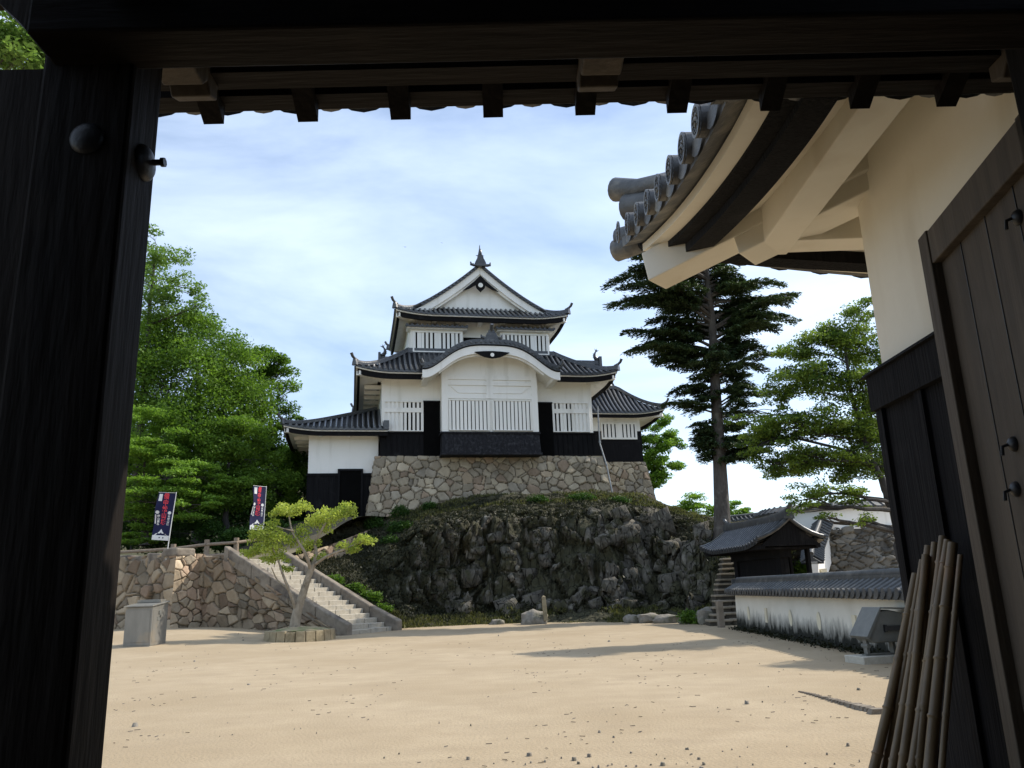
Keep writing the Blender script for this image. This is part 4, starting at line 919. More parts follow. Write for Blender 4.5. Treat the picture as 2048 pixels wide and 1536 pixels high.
# ------- small maple in block kerb
bc = Vector((-7.45, 28.1, 0))
kb = empty('planting_bed', bc, 0, 'round bed of low tan kerb blocks around the small maple trunk', 'planter'); 
for i in range(22):
    a = 2*math.pi*i/22; a2 = 2*math.pi*(i+.93)/22; m = MB(); rx, ry = 1.13, 1.15
    P = lambda a, k, z: Vector((math.cos(a)*rx*k, math.sin(a)*ry*k, z)); hz = .33+rs.uniform(-.03, .03)
    m.hexa([P(a, 1.06, -.1), P(a2, 1.06, -.1), P(a2, .86, -.1), P(a, .86, -.1)], [P(a, 1.02, hz), P(a2, 1.02, hz), P(a2, .86, hz), P(a, .86, hz)]); m.build('kerb_block', 'curb', kb, bevel=.02)
m = MB(); m.grid([[Vector((math.cos(a/12*math.pi)*1.0*r, math.sin(a/12*math.pi)*1.0*r, .34+.12*(1-r*r)+.02*mn.noise((a, r*3, 0)))) for r in (0, .25, .5, .75, 1)] for a in range(25)]); m.build('soil', 'soil', kb, smooth=True)

# ================================================================== RIGHT SIDE STRUCTURES
# rough stone steps up beside the mound
rst = empty('rock_steps', (7.2, 28.2, 0), 0, 'worn rough stone steps climbing between the rock and the small roofed gate', 'steps')
SP0 = Vector((7.32, 28.0, 0)); SP1 = Vector((9.0, 33.6, 2.35)); rr = random.Random(8)
m = MB(); m2 = MB(); ns = 12; MT['riser'] = pmm('riser_rock_shade', (.04, .034, .026), (.09, .078, .06), 4, .9, .5, 20); MT['tread'] = pmm('tread_rock_lit', (.20, .17, .125), (.32, .27, .20), 4, .9, .5, 20)  # step shading painted in: same rock, dark risers and pale treads
for i in range(ns):
    k = i/ns; c = SP0.lerp(SP1, k); z = 2.35*(i+1)/ns; wl = .92*(1-.5*k); dy = (SP1-SP0).y/ns
    x = c.x-wl+rr.uniform(-.05, .05)
    while x < c.x+wl:
        x2 = min(c.x+wl, x+rr.uniform(.4, .8)); q = rr.uniform(-.05, .05); zz = z+rr.uniform(-.02, .02)
        m.hexa([(x, c.y+q, -.2), (x2-.03, c.y+q+.03, -.2), (x2-.03, c.y+dy+.15, -.2), (x, c.y+dy+.15, -.2)], [(x, c.y+q+.02, zz-.075), (x2-.03, c.y+q+.04, zz-.075), (x2-.03, c.y+dy+.15, zz-.075), (x, c.y+dy+.15, zz-.075)]); m2.hexa([(x-.02, c.y+q-.05, zz-.074), (x2-.02, c.y+q-.03, zz-.074), (x2-.02, c.y+dy+.15, zz-.074), (x-.02, c.y+dy+.15, zz-.074)], [(x-.02, c.y+q-.04, zz), (x2-.02, c.y+q-.02, zz), (x2-.02, c.y+dy+.15, zz), (x-.02, c.y+dy+.15, zz)]); x = x2
o = m.build('riser', 'riser', rst, loc=(7.2, 28.2, 0)); o.location = (0, 0, 0); o = m2.build('tread', 'tread', rst, loc=(7.2, 28.2, 0)); o.location = (0, 0, 0); b = o.modifiers.new('bevel', 'BEVEL'); b.width = .02; b.segments = 2
# plastered courtyard wall with tile cap
DW0 = Vector((6.95, 26.0, 0)); DW1 = Vector((6.72, 8.6, 0)); dwl = (DW1-DW0).length; dwa = math.atan2((DW1-DW0).y, (DW1-DW0).x)
def wallmat():
    m, t, p, cur = pm('stained_plaster', (.72, .69, .61), (.64, .61, .53), 1.5, .9, .2, 18, c3=(.55, .52, .44), s3=.9, f3=(.55, .8))
    l = t.links.new; tcd = N(t, 'ShaderNodeTexCoord'); sx = N(t, 'ShaderNodeSeparateXYZ'); l(tcd.outputs['Object'], sx.inputs[0])
    mp = N(t, 'ShaderNodeMapping'); mp.inputs['Scale'].default_value = (2.6, 2.6, 1.1); l(tcd.outputs['Object'], mp.inputs[0])
    n = N(t, 'ShaderNodeTexNoise'); n.inputs['Scale'].default_value = 1.3; n.inputs['Detail'].default_value = 9; n.inputs['Roughness'].default_value = .7; l(mp.outputs[0], n.inputs['Vector'])
    a = N(t, 'ShaderNodeMath', operation='MULTIPLY_ADD'); l(n.outputs['Fac'], a.inputs[0]); a.inputs[1].default_value = .95; a.inputs[2].default_value = -.20
    s = N(t, 'ShaderNodeMath', operation='SUBTRACT'); l(a.outputs[0], s.inputs[0]); l(sx.outputs['Z'], s.inputs[1])
    r = N(t, 'ShaderNodeMapRange'); r.inputs[1].default_value = -.30; r.inputs[2].default_value = .10; l(s.outputs[0], r.inputs[0])
    mi = N(t, 'ShaderNodeMixRGB'); l(r.outputs[0], mi.inputs[0]); l(cur, mi.inputs[1]); mi.inputs[2].default_value = (.018, .019, .014, 1); l(mi.outputs[0], p.inputs['Base Color']); MT['plaster_stained'] = m
wallmat()
dw = empty('courtyard_wall', DW0, dwa, 'long low white wall with grey tile cap and dark mossy foot at right', 'wall')
m = MB()
m.hexa([(0, -.20, -.1), (dwl, -.20, -.1), (dwl, .20, -.1), (0, .20, -.1)], [(0, -.16, 1.12), (dwl, -.16, 1.12), (dwl, .16, 1.12), (0, .16, 1.12)]); o = m.build('wall', 'plaster_stained', dw)
m = MB()
for sg, ny in ((-1, -1), (1, 1)):
    P = Panel((0, sg*.42), (1, 0), (0, -sg), -.12, dwl, .36, 1.11, 1.31, c=0, lift=0); P.tiles(m, rib=.27, r=.075, nu=40, nd=1, K=1)
for z, wd in ((1.27, .13), (1.33, .12), (1.39, .11)): m.box(-.1, dwl, -wd, wd, z, z+.055)
m.tube([(-.12, 0, 1.47), (dwl, 0, 1.47)], .085, 10); m.box(-.16, -.08, -.2, .2, 1.12, 1.50)
m.build('tile_cap', 'tile_old', dw, smooth=True)
for px, kind in ((1498, 'o'), (1533, 'r'), (1581, 'o'), (1636, 'o'), (1708, 'r')):
    # position along the wall for a picture column
    best = min((abs((lambda d: (DW0.x+(DW1.x-DW0.x)*k-.2)/(26+(8.6-26)*k)-d[0]/d[1])(_R*(px-1024)/F+_U*(768-1240)/F+_f)), k) for k in [i/400 for i in range(401)])[1]
    x = best*dwl; m = MB(); zc = .50
    if kind == 'o':
        m.add([(x+.13*math.cos(a*math.pi/12), -.192, zc+.20*math.sin(a*math.pi/12)) for a in range(24)]+[(x+.10*math.cos(a*math.pi/12), -.198, zc+.17*math.sin(a*math.pi/12)) for a in range(24)], [(a, (a+1) % 24, 24+(a+1) % 24, 24+a) for a in range(24)]+[tuple(range(24, 48))])
    else:
        m.box(x-.10, x+.10, -.205, -.18, zc-.19, zc+.19)
    m.build('loophole_patch', 'plaster_cream', dw)  # raised darker plaster patch, paints the shade of a recess
for sg in (1,):   # far return of the wall
    pass
# small roofed gate behind the wall
G0 = Vector((8.6, 29.2, 0)); gy = math.atan2(32-26.5, 8.25-8.9)-math.pi/2
sg_ = empty('small_roofed_gate', G0, gy, 'small dark wooden gate with grey tiled gable roof behind the white wall', 'gate')
m = MB()
HL = 2.75
for s_, t_ in ((-1, 1), (1, -1)):
    P = Panel((s_*1.12, 0), (0, 1), (-s_, 0), -HL, HL, 1.12, 2.52, 3.36, c=.22, lift=.22, lw=1.6, ll=True, lr=True); P.tiles(m, rib=.25, r=.06, nu=18, nd=6, K=4)
def gzr(y): return .22*max(0, 1-(HL-abs(y))/1.6)**2*0
m.sweep([(0, y, 3.34+.10*abs(y/HL)**3) for y in [(-HL-.02)+(2*HL+.04)*i/14 for i in range(15)]], [(-.13, -.05), (-.12, .17), (-.06, .25), (.06, .25), (.12, .17), (.13, -.05)])
for y, sg in ((-HL, -1), (HL, 1)):
    ridge_end(m, Vector((0, y, 3.42)), (0, sg), .30, .22, .7)
    for s_ in (-1, 1):
        m.sweep([(s_*x, y+(-sg)*.08, (2.52+.84*((.78)*(1-x/1.12)+.22*(1-x/1.12)**2))+.22*(x/1.12)**2*0+.16*(x/1.12)**2) for x in [1.16*i/8 for i in range(9)]], [(-.08, 0), (-.08, .12), (.08, .12), (.08, 0)], side=(0, 1, 0))
m.build('roof', 'tile', sg_, smooth=True)
m = MB()
for y in (-HL+.12, HL-.12):
    m.prism([(-1.0, 2.50), (1.0, 2.50), (.9, 2.62), (0, 3.28), (-.9, 2.62)], 'y', y-.04, y+.04)
for x in (-.95, -.5, 0, .5, .95): m.box(x-.07, x+.07, -HL+.1, HL-.1, 2.42+(.62 if abs(x) < .1 else (.35 if abs(x) < .6 else 0)), 2.56+(.62 if abs(x) < .1 else (.35 if abs(x) < .6 else 0)))
for y in np.arange(-HL+.3, HL-.2, .35): m.box(-1.02, 1.02, y-.03, y+.03, 2.40, 2.47)
m.build('roof_frame', 'board', sg_)
m = MB()
for y in (-1.9, 1.9): m.box(-.14, .14, y-.16, y+.16, -.1, 3.0)
m.build('post', 'board', sg_)
m = MB(); m.box(-.18, .18, -2.2, 2.2, 2.15, 2.42); m.build('lintel', 'board', sg_)
m = MB(); m.box(-.05, .05, -1.75, 1.75, 0, 2.15); m.box(.3, .4, -1.8, -1.6, 0, 2.4); m.box(.85, .95, -2.0, -1.8, 0, 2.5); m.build('door', 'board', sg_)
# stone marker posts
for loc, h, wd, lbl in ((tuple(at(1443, 1256, 26.9)), .84, .10, 'dark square stone post at the foot of the rough steps'), (tuple(at(1090, 1226, 34.3)), .66, .08, 'short weathered stone marker standing in grass below the crag')):
    m = MB(); m.hexa([(-wd, -wd, -.3), (wd, -wd, -.3), (wd, wd, -.3), (-wd, wd, -.3)], [(-wd*.9, -wd*.9, h), (wd*.9, -wd*.9, h), (wd*.9, wd*.9, h), (-wd*.9, wd*.9, h)]); m.add([(-wd*.9, -wd*.9, h), (wd*.9, -wd*.9, h), (wd*.9, wd*.9, h), (-wd*.9, wd*.9, h), (0, 0, h+.05)], [(0, 1, 4), (1, 2, 4), (2, 3, 4), (3, 0, 4)])
    o = m.build('stone_post', 'parapet' if h > .75 else 'curb', bevel=.012); o.location = loc; o.rotation_euler = (0, math.radians(-3 if h < .75 else 0), .2); tag(o, lbl, 'stone post')

# background wall (cream) with tile cap
def capped_wall(name, label, pts, hgt, thick, matw, mcap, rib=.3, cap=.45):
    """pts: list of (x,y,ztop) ; wall follows the polyline"""
    r = empty(name, (pts[0][0], pts[0][1], pts[0][2]-hgt), 0, label, 'wall'); off = Vector(r.location)
    P = [Vector(p)-off for p in pts]; m = MB(); m.sweep([p-Vector((0, 0, .28)) for p in P], [(-thick, -hgt+.28), (-thick, 0), (thick, 0), (thick, -hgt+.28)]); m.build('wall', matw, r)
    m = MB(); m.sweep([p-Vector((0, 0, .32)) for p in P], [(-cap, 0), (-cap, -.05), (-.05, .2), (-.1, .30), (.1, .30), (.05, .2), (cap, -.05), (cap, 0)])
    for i in range(len(P)-1):
        L_ = (P[i+1]-P[i]); n = max(1, int(L_.length/rib)); sd = L_.cross(Vector((0, 0, 1))).normalized()
        for k in range(n):
            q = P[i]+L_*((k+.5)/n)
            for sg in (-1, 1): m.tube([q+sd*sg*cap*1.03-Vector((0, 0, .31)), q+sd*sg*.08-Vector((0, 0, .08))], .075, 6)
    m.tube([p+Vector((0, 0, .02)) for p in P], .09, 8); m.build('tile_cap', mcap, r, smooth=True); return r, off
capped_wall('boundary_wall', 'long cream plaster wall with tile cap seen behind the tall fir trunk', [(10.0, 55, 5.55), (14.5, 55, 5.72), (20.5, 55, 6.15)], 3.2, .2, 'plaster_cream', 'tile_old', cap=.5)
# wall running downhill toward the small gate
dn, off = capped_wall('descending_wall', 'white wall with tile cap running steeply downhill beside the round stone bastion', [(14.35, 37.2, 4.7), (13.2, 35.3, 3.75), (12.1, 33.4, 2.9), (11.35, 31.6, 2.35)], 1.9, .18, 'plaster', 'tile_old', cap=.42)
m = MB(); q = Vector((11.95, 32.4, 1.55))-off; m.box(q.x-.11, q.x+.11, q.y-.3, q.y-.1, q.z-.25, q.z+.25); m.build('loophole_patch', 'plaster_cream', dn)
# round bastion
BC = Vector((15.2, 39.0, 0)); BR = 3.35
ba = empty('round_bastion', BC, 0, 'curved dark stone bastion with white plaster parapet, right of the small gate', 'bastion')
def arc(u, v):
    W = 9.5; H = 4.2; an = math.radians(150)+u/W*math.radians(230); rad = BR+.18*(H-v)+.12*(H-v)**2*.15
    return np.stack([rad*np.cos(an), rad*np.sin(an), v-.6], 1)
V, Fq, T = masonry('r', arc, 9.5, 4.2, .26, .035, 71, corner=(False, False), pal=np.array([(.13, .125, .113), (.18, .174, .158), (.10, .096, .088), (.21, .20, .18)]), depth=.16, stretch=1.5, bulge=.12)
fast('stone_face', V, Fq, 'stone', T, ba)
m = MB(); A = [math.radians(150+230*i/30) for i in range(31)]
m.sweep([((BR-.15)*math.cos(a), (BR-.15)*math.sin(a), 3.5) for a in A], [(-.15, 0), (-.15, 1.0), (.15, 1.0), (.15, 0)]); m.build('parapet_wall', 'plaster_stained2' if 'plaster_stained2' in MT else 'plaster', ba, smooth=True)
m = MB(); m.sweep([((BR-.15)*math.cos(a), (BR-.15)*math.sin(a), 4.5) for a in A], [(-.42, -.02), (-.05, .22), (.05, .22), (.42, -.02), (.42, -.08), (-.42, -.08)])
for a in [math.radians(150+230*i/32) for i in range(33)]:
    m.tube([((BR+.29)*math.cos(a), (BR+.29)*math.sin(a), 4.46), ((BR-.12)*math.cos(a), (BR-.12)*math.sin(a), 4.73)], .06, 6)
m.build('tile_cap', 'tile_old', ba, smooth=True)

# floodlight on concrete slab
fl = Vector((6.05, 14.35, 0)); fe_ = empty('floodlight', fl, math.radians(12), 'bulky grey floodlight on a concrete slab in front of the white wall', 'floodlight')
m = MB(); m.box(-.42, .42, -.24, .30, -.05, .12); m.build('slab', 'conc', fe_, bevel=.01)
m = MB(); m.prism([(-.26, .42), (-.13, .33), (.30, .33), (.46, .36), (.46, .80), (.20, .86), (.02, .84)], 'y', -.2, .22); hd = m.build('housing', 'lampmetal', fe_, bevel=.02)
m = MB(); m.prism([(-.30, .44), (-.26, .40), (.04, .88), (.50, .86), (.50, .885), (.02, .905)], 'y', -.24, .26); m.build('hood', 'lampmetal', hd, bevel=.004)
m = MB(); m.box(.06, .44, -.235, -.20, .52, .60); m.box(.06, .10, -.25, -.2, .50, .62); m.build('latch', 'iron', hd)
m = MB(); m.box(-.20, -.15, -.05, .05, .12, .42); m.box(.30, .35, -.05, .05, .12, .40); m.box(-.24, .40, -.06, .06, .12, .145); m.tube([(-.18, -.09, .28), (-.18, .09, .28)], .04, 8); m.build('bracket', 'lampmetal', fe_)

# ================================================================== NEAR TURRET (right)
TC = (2.6, 5.4); nt_ = empty('white_turret', (2.6, 5.4, 0), 0, 'large cream plastered turret corner with deep tiled eaves beside the gate', 'building'); Off.off = Vector((-2.6, -5.4, 0))
m = Off(); m.box(2.6, 7.0, 2.95, 5.4, 2.7, 4.45); m.box(2.64, 7.0, 2.95, 5.36, 0, 2.7); m.build('wall', 'plaster_near', nt_, bevel=0)
m = Off(); m.box(2.555, 2.60, 2.95, 5.44, 0, 2.74); m.box(2.60, 7, 5.40, 5.44, 0, 2.74)
for y in (5.40, 4.85, 4.3, 3.75, 3.2): m.box(2.525, 2.555, y-.045, y+.045, 0, 2.74)
m.build('board_skirt', 'board', nt_)
m = Off(); m.hexa([(2.50, 2.95, 2.52), (2.62, 2.95, 2.52), (2.62, 5.46, 2.52), (2.50, 5.46, 2.52)], [(2.50, 2.95, 2.76), (2.62, 2.95, 2.76), (2.62, 5.46, 2.76), (2.50, 5.46, 2.76)]); m.hexa([(2.47, 2.95, 2.762), (2.62, 2.95, 2.762), (2.62, 5.50, 2.762), (2.47, 5.50, 2.762)], [(2.49, 2.95, 2.79), (2.62, 2.95, 2.86), (2.62, 5.46, 2.86), (2.49, 5.46, 2.79)]); m.box(2.62, 7, 5.4, 5.52, 2.72, 2.80); m.build('drip_rail', 'board', nt_)
m = Off(); m.box(2.4, 6.8, 2.95, 5.6, -.05, .10); m.build('footing', 'step', nt_)
tl = Off(); wh = Off(); bk = Off(); so_ = Off()
EX, EY, EZ = 1.17, 6.72, 3.92
nl = Panel((EX, 0), Y_, X_, 3.56, EY, 2.3, EZ, 5.25, c=.15, lift=.56, lw=3.0, ll=False, sR=1.0, le=1.5, bow=.12)
nf = Panel((0, EY), X_, (0, -1), EX, 7.0, 2.3, EZ+.05, 5.25, c=.15, lift=.51, lw=3.6, lr=False, sL=1.0, le=1.5, bow=.10)
for p in (nl, nf):
    p.tiles(tl, rib=.36, r=.086, nu=24, nd=6, K=3, ns=14)
# corner ridge with upturned horn tiles
hip_ridge(tl, nf, True, .24, .42, end=False, start=.18)
cpt = nf.p(EX, 0); dg_ = Vector((-1, 1, 0)).normalized()
tl.tube([cpt-dg_*.45+Vector((0, 0, .44)), cpt-dg_*.1+Vector((0, 0, .50)), cpt+dg_*.16+Vector((0, 0, .60))], [.085, .095, .115], 16)
tl.tube([cpt-dg_*.40+Vector((0, 0, .28)), cpt-dg_*.1+Vector((0, 0, .33)), cpt+dg_*.04+Vector((0, 0, .36))], [.10, .12, .13], 16)
tl.tube([cpt-dg_*.2+Vector((0, 0, .05)), cpt+dg_*.15+Vector((0, 0, .08))], [.10, .11], 14)
tl.tube([cpt-dg_*.1+Vector((0, 0, -.03)), cpt+dg_*.20+Vector((0, 0, -.02))], [.10, .105], 14)
tr = tl.build('eave_roof', 'tile_near', nt_, smooth=True)
# round end tiles with raised crest pattern
cnt = int((EY-3.56)/.36); stt = ((EY-3.56)-cnt*.36)/2
for i in range(cnt+1):
    a = 3.56+stt+i*.36; c = nl.p(a, -.055, .03)
    R1 = .092; m = Off()
    for k in range(20):
        a0 = 2*math.pi*k/20; a1 = 2*math.pi*(k+1)/20
        pr = lambda an, r, x: (c.x-x, c.y+r*math.cos(an), c.z+r*math.sin(an))
        m.add([pr(a0, R1*1.06, 0), pr(a1, R1*1.06, 0), pr(a1, R1*1.06, .012), pr(a0, R1*1.06, .012), pr(a0, R1*.86, .012), pr(a1, R1*.86, .012), pr(a1, R1*.84, .0), pr(a0, R1*.84, .0)], [(0, 1, 2, 3), (3, 2, 5, 4), (4, 5, 6, 7)])
    for k in range(12):
        an = 2*math.pi*k/12; q = (c.x-.002, c.y+R1*.70*math.cos(an), c.z+R1*.70*math.sin(an)); m.tube([q, (q[0]-.010, q[1], q[2])], .007, 6)
    for k in range(3):
        an = 2*math.pi*k/3+.4; sp_ = [(c.x-.004, c.y+R1*(.12+.10*j)*math.cos(an+j*.5), c.z+R1*(.12+.10*j)*math.sin(an+j*.5)) for j in range(5)]; m.tube(sp_, [.016, .014, .010, .007, .003], 6)
    m.build('crest_disc', 'tile_near', tr, smooth=False)
# stepped dark fascia boards (two) under the tiles
for p, over, sg in ((nl, 1.48, 1), (nf, 1.40, 1)):
    side = (p.n[0], p.n[1], 0)
    wh.sweep(p.eave_line(.14, 0), [(0, -.17), (0, -.10), (.16, -.10), (.16, -.17)], side=side)
    bk.sweep(p.eave_line(.25, 0), [(0, -.24), (0, -.15), (.15, -.15), (.15, -.24)], side=side)
    bk.sweep(p.eave_line(.36, 0), [(0, -.34), (0, -.235), (.18, -.235), (.18, -.34)], side=side)
    k = 20; A = p.eave_line(.50, -.30, k); a0 = p.aL(over); a1 = p.aR(over)
    B = [Vector((p.org[0]+p.t[0]*(a0+(a1-a0)*i/k)+p.n[0]*over, p.org[1]+p.t[1]*(a0+(a1-a0)*i/k)+p.n[1]*over, 4.42)) for i in range(k+1)]
    so_.grid([[A[i], B[i]] for i in range(k+1)])
wh.build('under_tile_plaster', 'plaster_near', tr); bk.build('fascia', 'board', tr); so_.build('eave_soffit', 'plaster_near', tr)
# plastered purlins, corner beam and bracket arm
m = Off(); m.box(1.98, 2.24, 2.95, 5.95, 3.93, 4.26); m.build('side_purlin', 'plaster_near', tr, bevel=.01)
m = Off(); m.box(2.24, 7.0, 5.72, 5.96, 3.95, 4.22); m.build('end_purlin', 'plaster_near', tr, bevel=.01)
m = Off(); m.beam((2.70, 5.25, 4.36), (1.26, 6.45, 4.03), .30, .27); m.build('corner_beam', 'plaster_near', tr, bevel=.012)
m = Off(); m.beam((2.74, 5.28, 4.20), (1.90, 5.95, 4.00), .33, .22); m.build('bracket_arm', 'plaster_near', tr, bevel=.012)

# ================================================================== ENTRANCE GATE (camera stands inside it)
GY = math.radians(1.1)
ga = empty('timber_gate', (0, 2.6, 0), GY, 'dark timber gatehouse framing the view, with post, lintel and tiled eave', 'gate')
def GL(m): return m
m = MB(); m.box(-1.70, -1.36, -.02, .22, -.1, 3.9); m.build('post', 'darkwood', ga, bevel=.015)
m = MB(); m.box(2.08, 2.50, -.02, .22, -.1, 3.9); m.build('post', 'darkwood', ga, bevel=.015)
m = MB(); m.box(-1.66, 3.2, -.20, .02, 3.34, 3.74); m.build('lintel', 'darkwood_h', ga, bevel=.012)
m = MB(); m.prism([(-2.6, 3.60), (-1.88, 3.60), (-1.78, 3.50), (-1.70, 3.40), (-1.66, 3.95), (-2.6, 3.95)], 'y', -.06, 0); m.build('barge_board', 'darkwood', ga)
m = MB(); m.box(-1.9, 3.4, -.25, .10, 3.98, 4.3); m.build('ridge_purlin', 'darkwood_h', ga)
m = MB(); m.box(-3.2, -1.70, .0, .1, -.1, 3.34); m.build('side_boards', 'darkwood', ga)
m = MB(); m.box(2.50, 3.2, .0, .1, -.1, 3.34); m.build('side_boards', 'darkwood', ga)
# back posts; side and back walls added behind the camera to darken the gate
for x in (-1.74, 2.08):
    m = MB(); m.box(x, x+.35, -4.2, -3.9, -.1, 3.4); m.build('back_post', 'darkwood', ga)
m = MB(); m.box(-2.0, -1.9, -4.2, -.4, -.1, 3.9); m.build('added_side_screen', 'darkwood', ga)
m = MB(); m.box(-2.0, 2.8, -4.35, -4.22, -.1, 3.9); m.build('added_back_screen', 'darkwood', ga)
m = MB(); m.box(2.7, 2.8, -4.2, .0, -.1, 3.9); m.build('added_side_screen', 'darkwood', ga)
# roof: two slopes, front slope dips to the eave at y=+.85
def zf(y): return 3.72+(.95-y)*.50
m = MB()
m.add([(-1.9, .86, zf(.86)), (2.9, .86, zf(.86)), (2.9, -1.2, zf(-1.2)), (-1.9, -1.2, zf(-1.2)), (-1.9, .86, zf(.86)+.04), (2.9, .86, zf(.86)+.04), (2.9, -1.2, zf(-1.2)+.04), (-1.9, -1.2, zf(-1.2)+.04)], [(3, 2, 1, 0), (4, 5, 6, 7), (0, 1, 5, 4), (2, 3, 7, 6), (1, 2, 6, 5), (3, 0, 4, 7)])
m.add([(-2.45, -1.2, zf(-1.2)), (2.9, -1.2, zf(-1.2)), (2.9, -5.4, 3.4), (-2.45, -5.4, 3.4), (-2.45, -1.2, zf(-1.2)+.04), (2.9, -1.2, zf(-1.2)+.04), (2.9, -5.4, 3.44), (-2.45, -5.4, 3.44)], [(3, 2, 1, 0), (4, 5, 6, 7), (2, 3, 7, 6), (1, 2, 6, 5), (3, 0, 4, 7)])
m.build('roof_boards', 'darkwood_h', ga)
m = MB(); m.box(-1.88, 2.85, .72, .84, zf(.84)-.07, zf(.84)-.005); m.build('eave_batten', 'darkwood_h', ga)
for i, x in enumerate([-1.37, -.92, -.475, -.03, .415, .86, 1.315, 1.755, 2.18, 2.62]):
    m = MB(); m.hexa([(x-.048, -1.1, zf(-1.1)-.10), (x+.048, -1.1, zf(-1.1)-.10), (x+.048, .80, zf(.80)-.185), (x-.048, .80, zf(.80)-.185)], [(x-.048, -1.1, zf(-1.1)-.002), (x+.048, -1.1, zf(-1.1)-.002), (x+.048, .80, zf(.80)-.06), (x-.048, .80, zf(.80)-.06)]); m.build('rafter', 'darkwood', ga)
m = MB(); P = Panel((0, .94), X_, (0, -1), -1.92, 2.95, 2.1, zf(.94)+.135, zf(-1.16)+.2, c=0, lift=0)
P.tiles(m, rib=.342, r=.092, nu=20, nd=3, K=1, ns=14)
m.build('roof_tiles', 'tile_near', ga, smooth=True)
for (xa, xb, w_, z) in ((-1.50, -1.16, .19, 3.58), (.33, .53, .0, 3.58), (2.12, 2.46, .0, 3.55)):
    xc = (xa+xb)/2
    m = MB(); m.prism([(-.3, 3.52), (.34, 3.50), (.38, 3.545), (.42, 3.50), (.50, 3.53), (.50, 3.64), (-.3, 3.76)], 'x', xc-.085, xc+.085); o = m.build('bracket_arm', 'doorwood', ga, bevel=.008)
m = MB(); m.box(-1.74, 2.85, .40, .52, 3.60, 3.72); m.build('eave_purlin', 'darkwood_h', ga)
# ironwork on the post
def boss(x, y, z, r, ax, d=.035):
    m = MB(); A = Vector(ax); pts = [Vector((x, y, z))+A*(d*t) for t in (0, .3, .65, .9, 1.0)]; m.tube(pts, [r, r*.97, r*.78, r*.45, r*.12], 20); return m
boss(-1.505, -.02, 3.03, .062, (0, -1, 0), .022).build('iron_boss', 'iron', ga, smooth=True)
m = boss(-1.36, .12, 3.01, .07, (1, 0, 0), .035); m.tube([(-1.33, .12, 3.01), (-1.285, .12, 3.01)], .012, 8); m.tube([(-1.295, .12, 3.01), (-1.28, .12, 3.01)], .018, 8); m.build('iron_boss', 'iron', ga, smooth=True)
# open door leaf on the right
dr = bpy.data.objects.new('door', None); col.objects.link(dr); dr.parent = ga; dr.location = (2.165, .25, 0); dr.rotation_euler = (0, 0, math.radians(-8.7)-GY)
DWd = 1.30
m = MB(); m.box(.02, .06, 0, DWd-.1, .1, 3.16); m.build('door_panel', 'doorwood', dr)
m = MB()
for k in range(1, 4): y = (DWd-.1)*k/4; m.box(.016, .02, y-.003, y+.003, .1, 3.1)
m.build('board_joint', 'iron', dr)
m = MB(); m.box(-.035, .085, DWd-.13, DWd, .02, 3.24); m.build('stile', 'doorwood', dr, bevel=.006)
m = MB(); m.box(-.03, .08, -.02, DWd-.135, 3.04, 3.23); m.build('top_rail', 'doorwood', dr, bevel=.006)
m = MB(); m.box(-.028, .08, -.02, DWd-.135, .08, .28); m.build('bottom_rail', 'doorwood', dr, bevel=.006)
m = MB(); m.box(-.03, .08, -.05, .08, .02, 3.24); m.build('hinge_stile', 'doorwood', dr, bevel=.006)
for y, z in ((.30, 2.89), (.74, 1.97), (.80, 1.77)):
    m = boss(.018, y, z, .036, (-1, 0, 0), .03); m.tube([(-.005, y, z), (-.035, y, z-.01), (-.04, y, z-.05)], .008, 6); m.build('door_fitting', 'iron', dr, smooth=True)

# ------- bamboo poles leaning on the turret boards
bp = random.Random(3)
spec = [((1745, 1536), (1832, 1148), 4.9, 5.0, .037, 'thick bamboo pole, leftmost and shortest of the leaning bundle'),
        ((1782, 1536), (1857, 1092), 4.78, 4.86, .033, 'slender bamboo pole, second from the left in the bundle'),
        ((1800, 1536), (1852, 1110), 4.68, 4.80, .034, 'bamboo pole third from the left in the leaning bundle'),
        ((1822, 1536), (1886, 1073), 4.58, 4.66, .034, 'long bamboo pole, fourth from the left in the bundle'),
        ((1842, 1536), (1896, 1080), 4.55, 4.60, .033, 'bamboo pole at the centre right of the leaning bundle'),
        ((1862, 1536), (1906, 1086), 4.42, 4.54, .040, 'thickest bamboo pole, sixth from the left in the bundle'),
        ((1838, 1536), (1900, 1100), 4.62, 4.64, .026, 'thin bamboo pole hidden at the back of the bundle'),
        ((1765, 1536), (1845, 1120), 4.92, 4.94, .028, 'thin dark bamboo pole squeezed between the two leftmost poles'),
        ((1815, 1536), (1870, 1085), 4.76, 4.80, .030, 'bamboo pole standing upright at the back centre of the bundle'),
        ((1885, 1536), (1921, 1110), 4.35, 4.46, .022, 'thinnest bamboo pole, rightmost of the leaning bundle')]
for (b0, t0, Yb, Yt, r0, lbl) in spec:
    a = at(*b0, Yb); b = at(*t0, Yt); d = (b-a); a = a-d*((a.z-.02)/d.z); Lh = (b-a).length; ax = (b-a).normalized()
    m = MB(); n = 26; pts = []; rad = []; nodes = [.18+.27*k+bp.uniform(-.03, .03) for k in range(12)]
    s1 = Vector((bp.uniform(-1, 1), bp.uniform(-1, 1), 0)); s = 0; cuts = sorted([0, Lh]+[q+e for q in nodes if q < Lh-.05 for e in (-.012, 0, .012)]+[Lh*k/12 for k in range(1, 12)])
    for c in cuts:
        k = c/Lh; bow = .018*math.sin(k*math.pi); pts.append(ax*c+s1*bow); nr = any(abs(c-q) < 1e-6 for q in nodes); rad.append(r0*.80*(1-.18*k)*(1.22 if nr else 1.0))
    m.tube(pts, rad, 12); o = m.build('bamboo_pole', 'bamboo', None, smooth=True); o.location = a; tag(o, lbl, 'bamboo pole', 'bamboo poles leaning beside the gate')

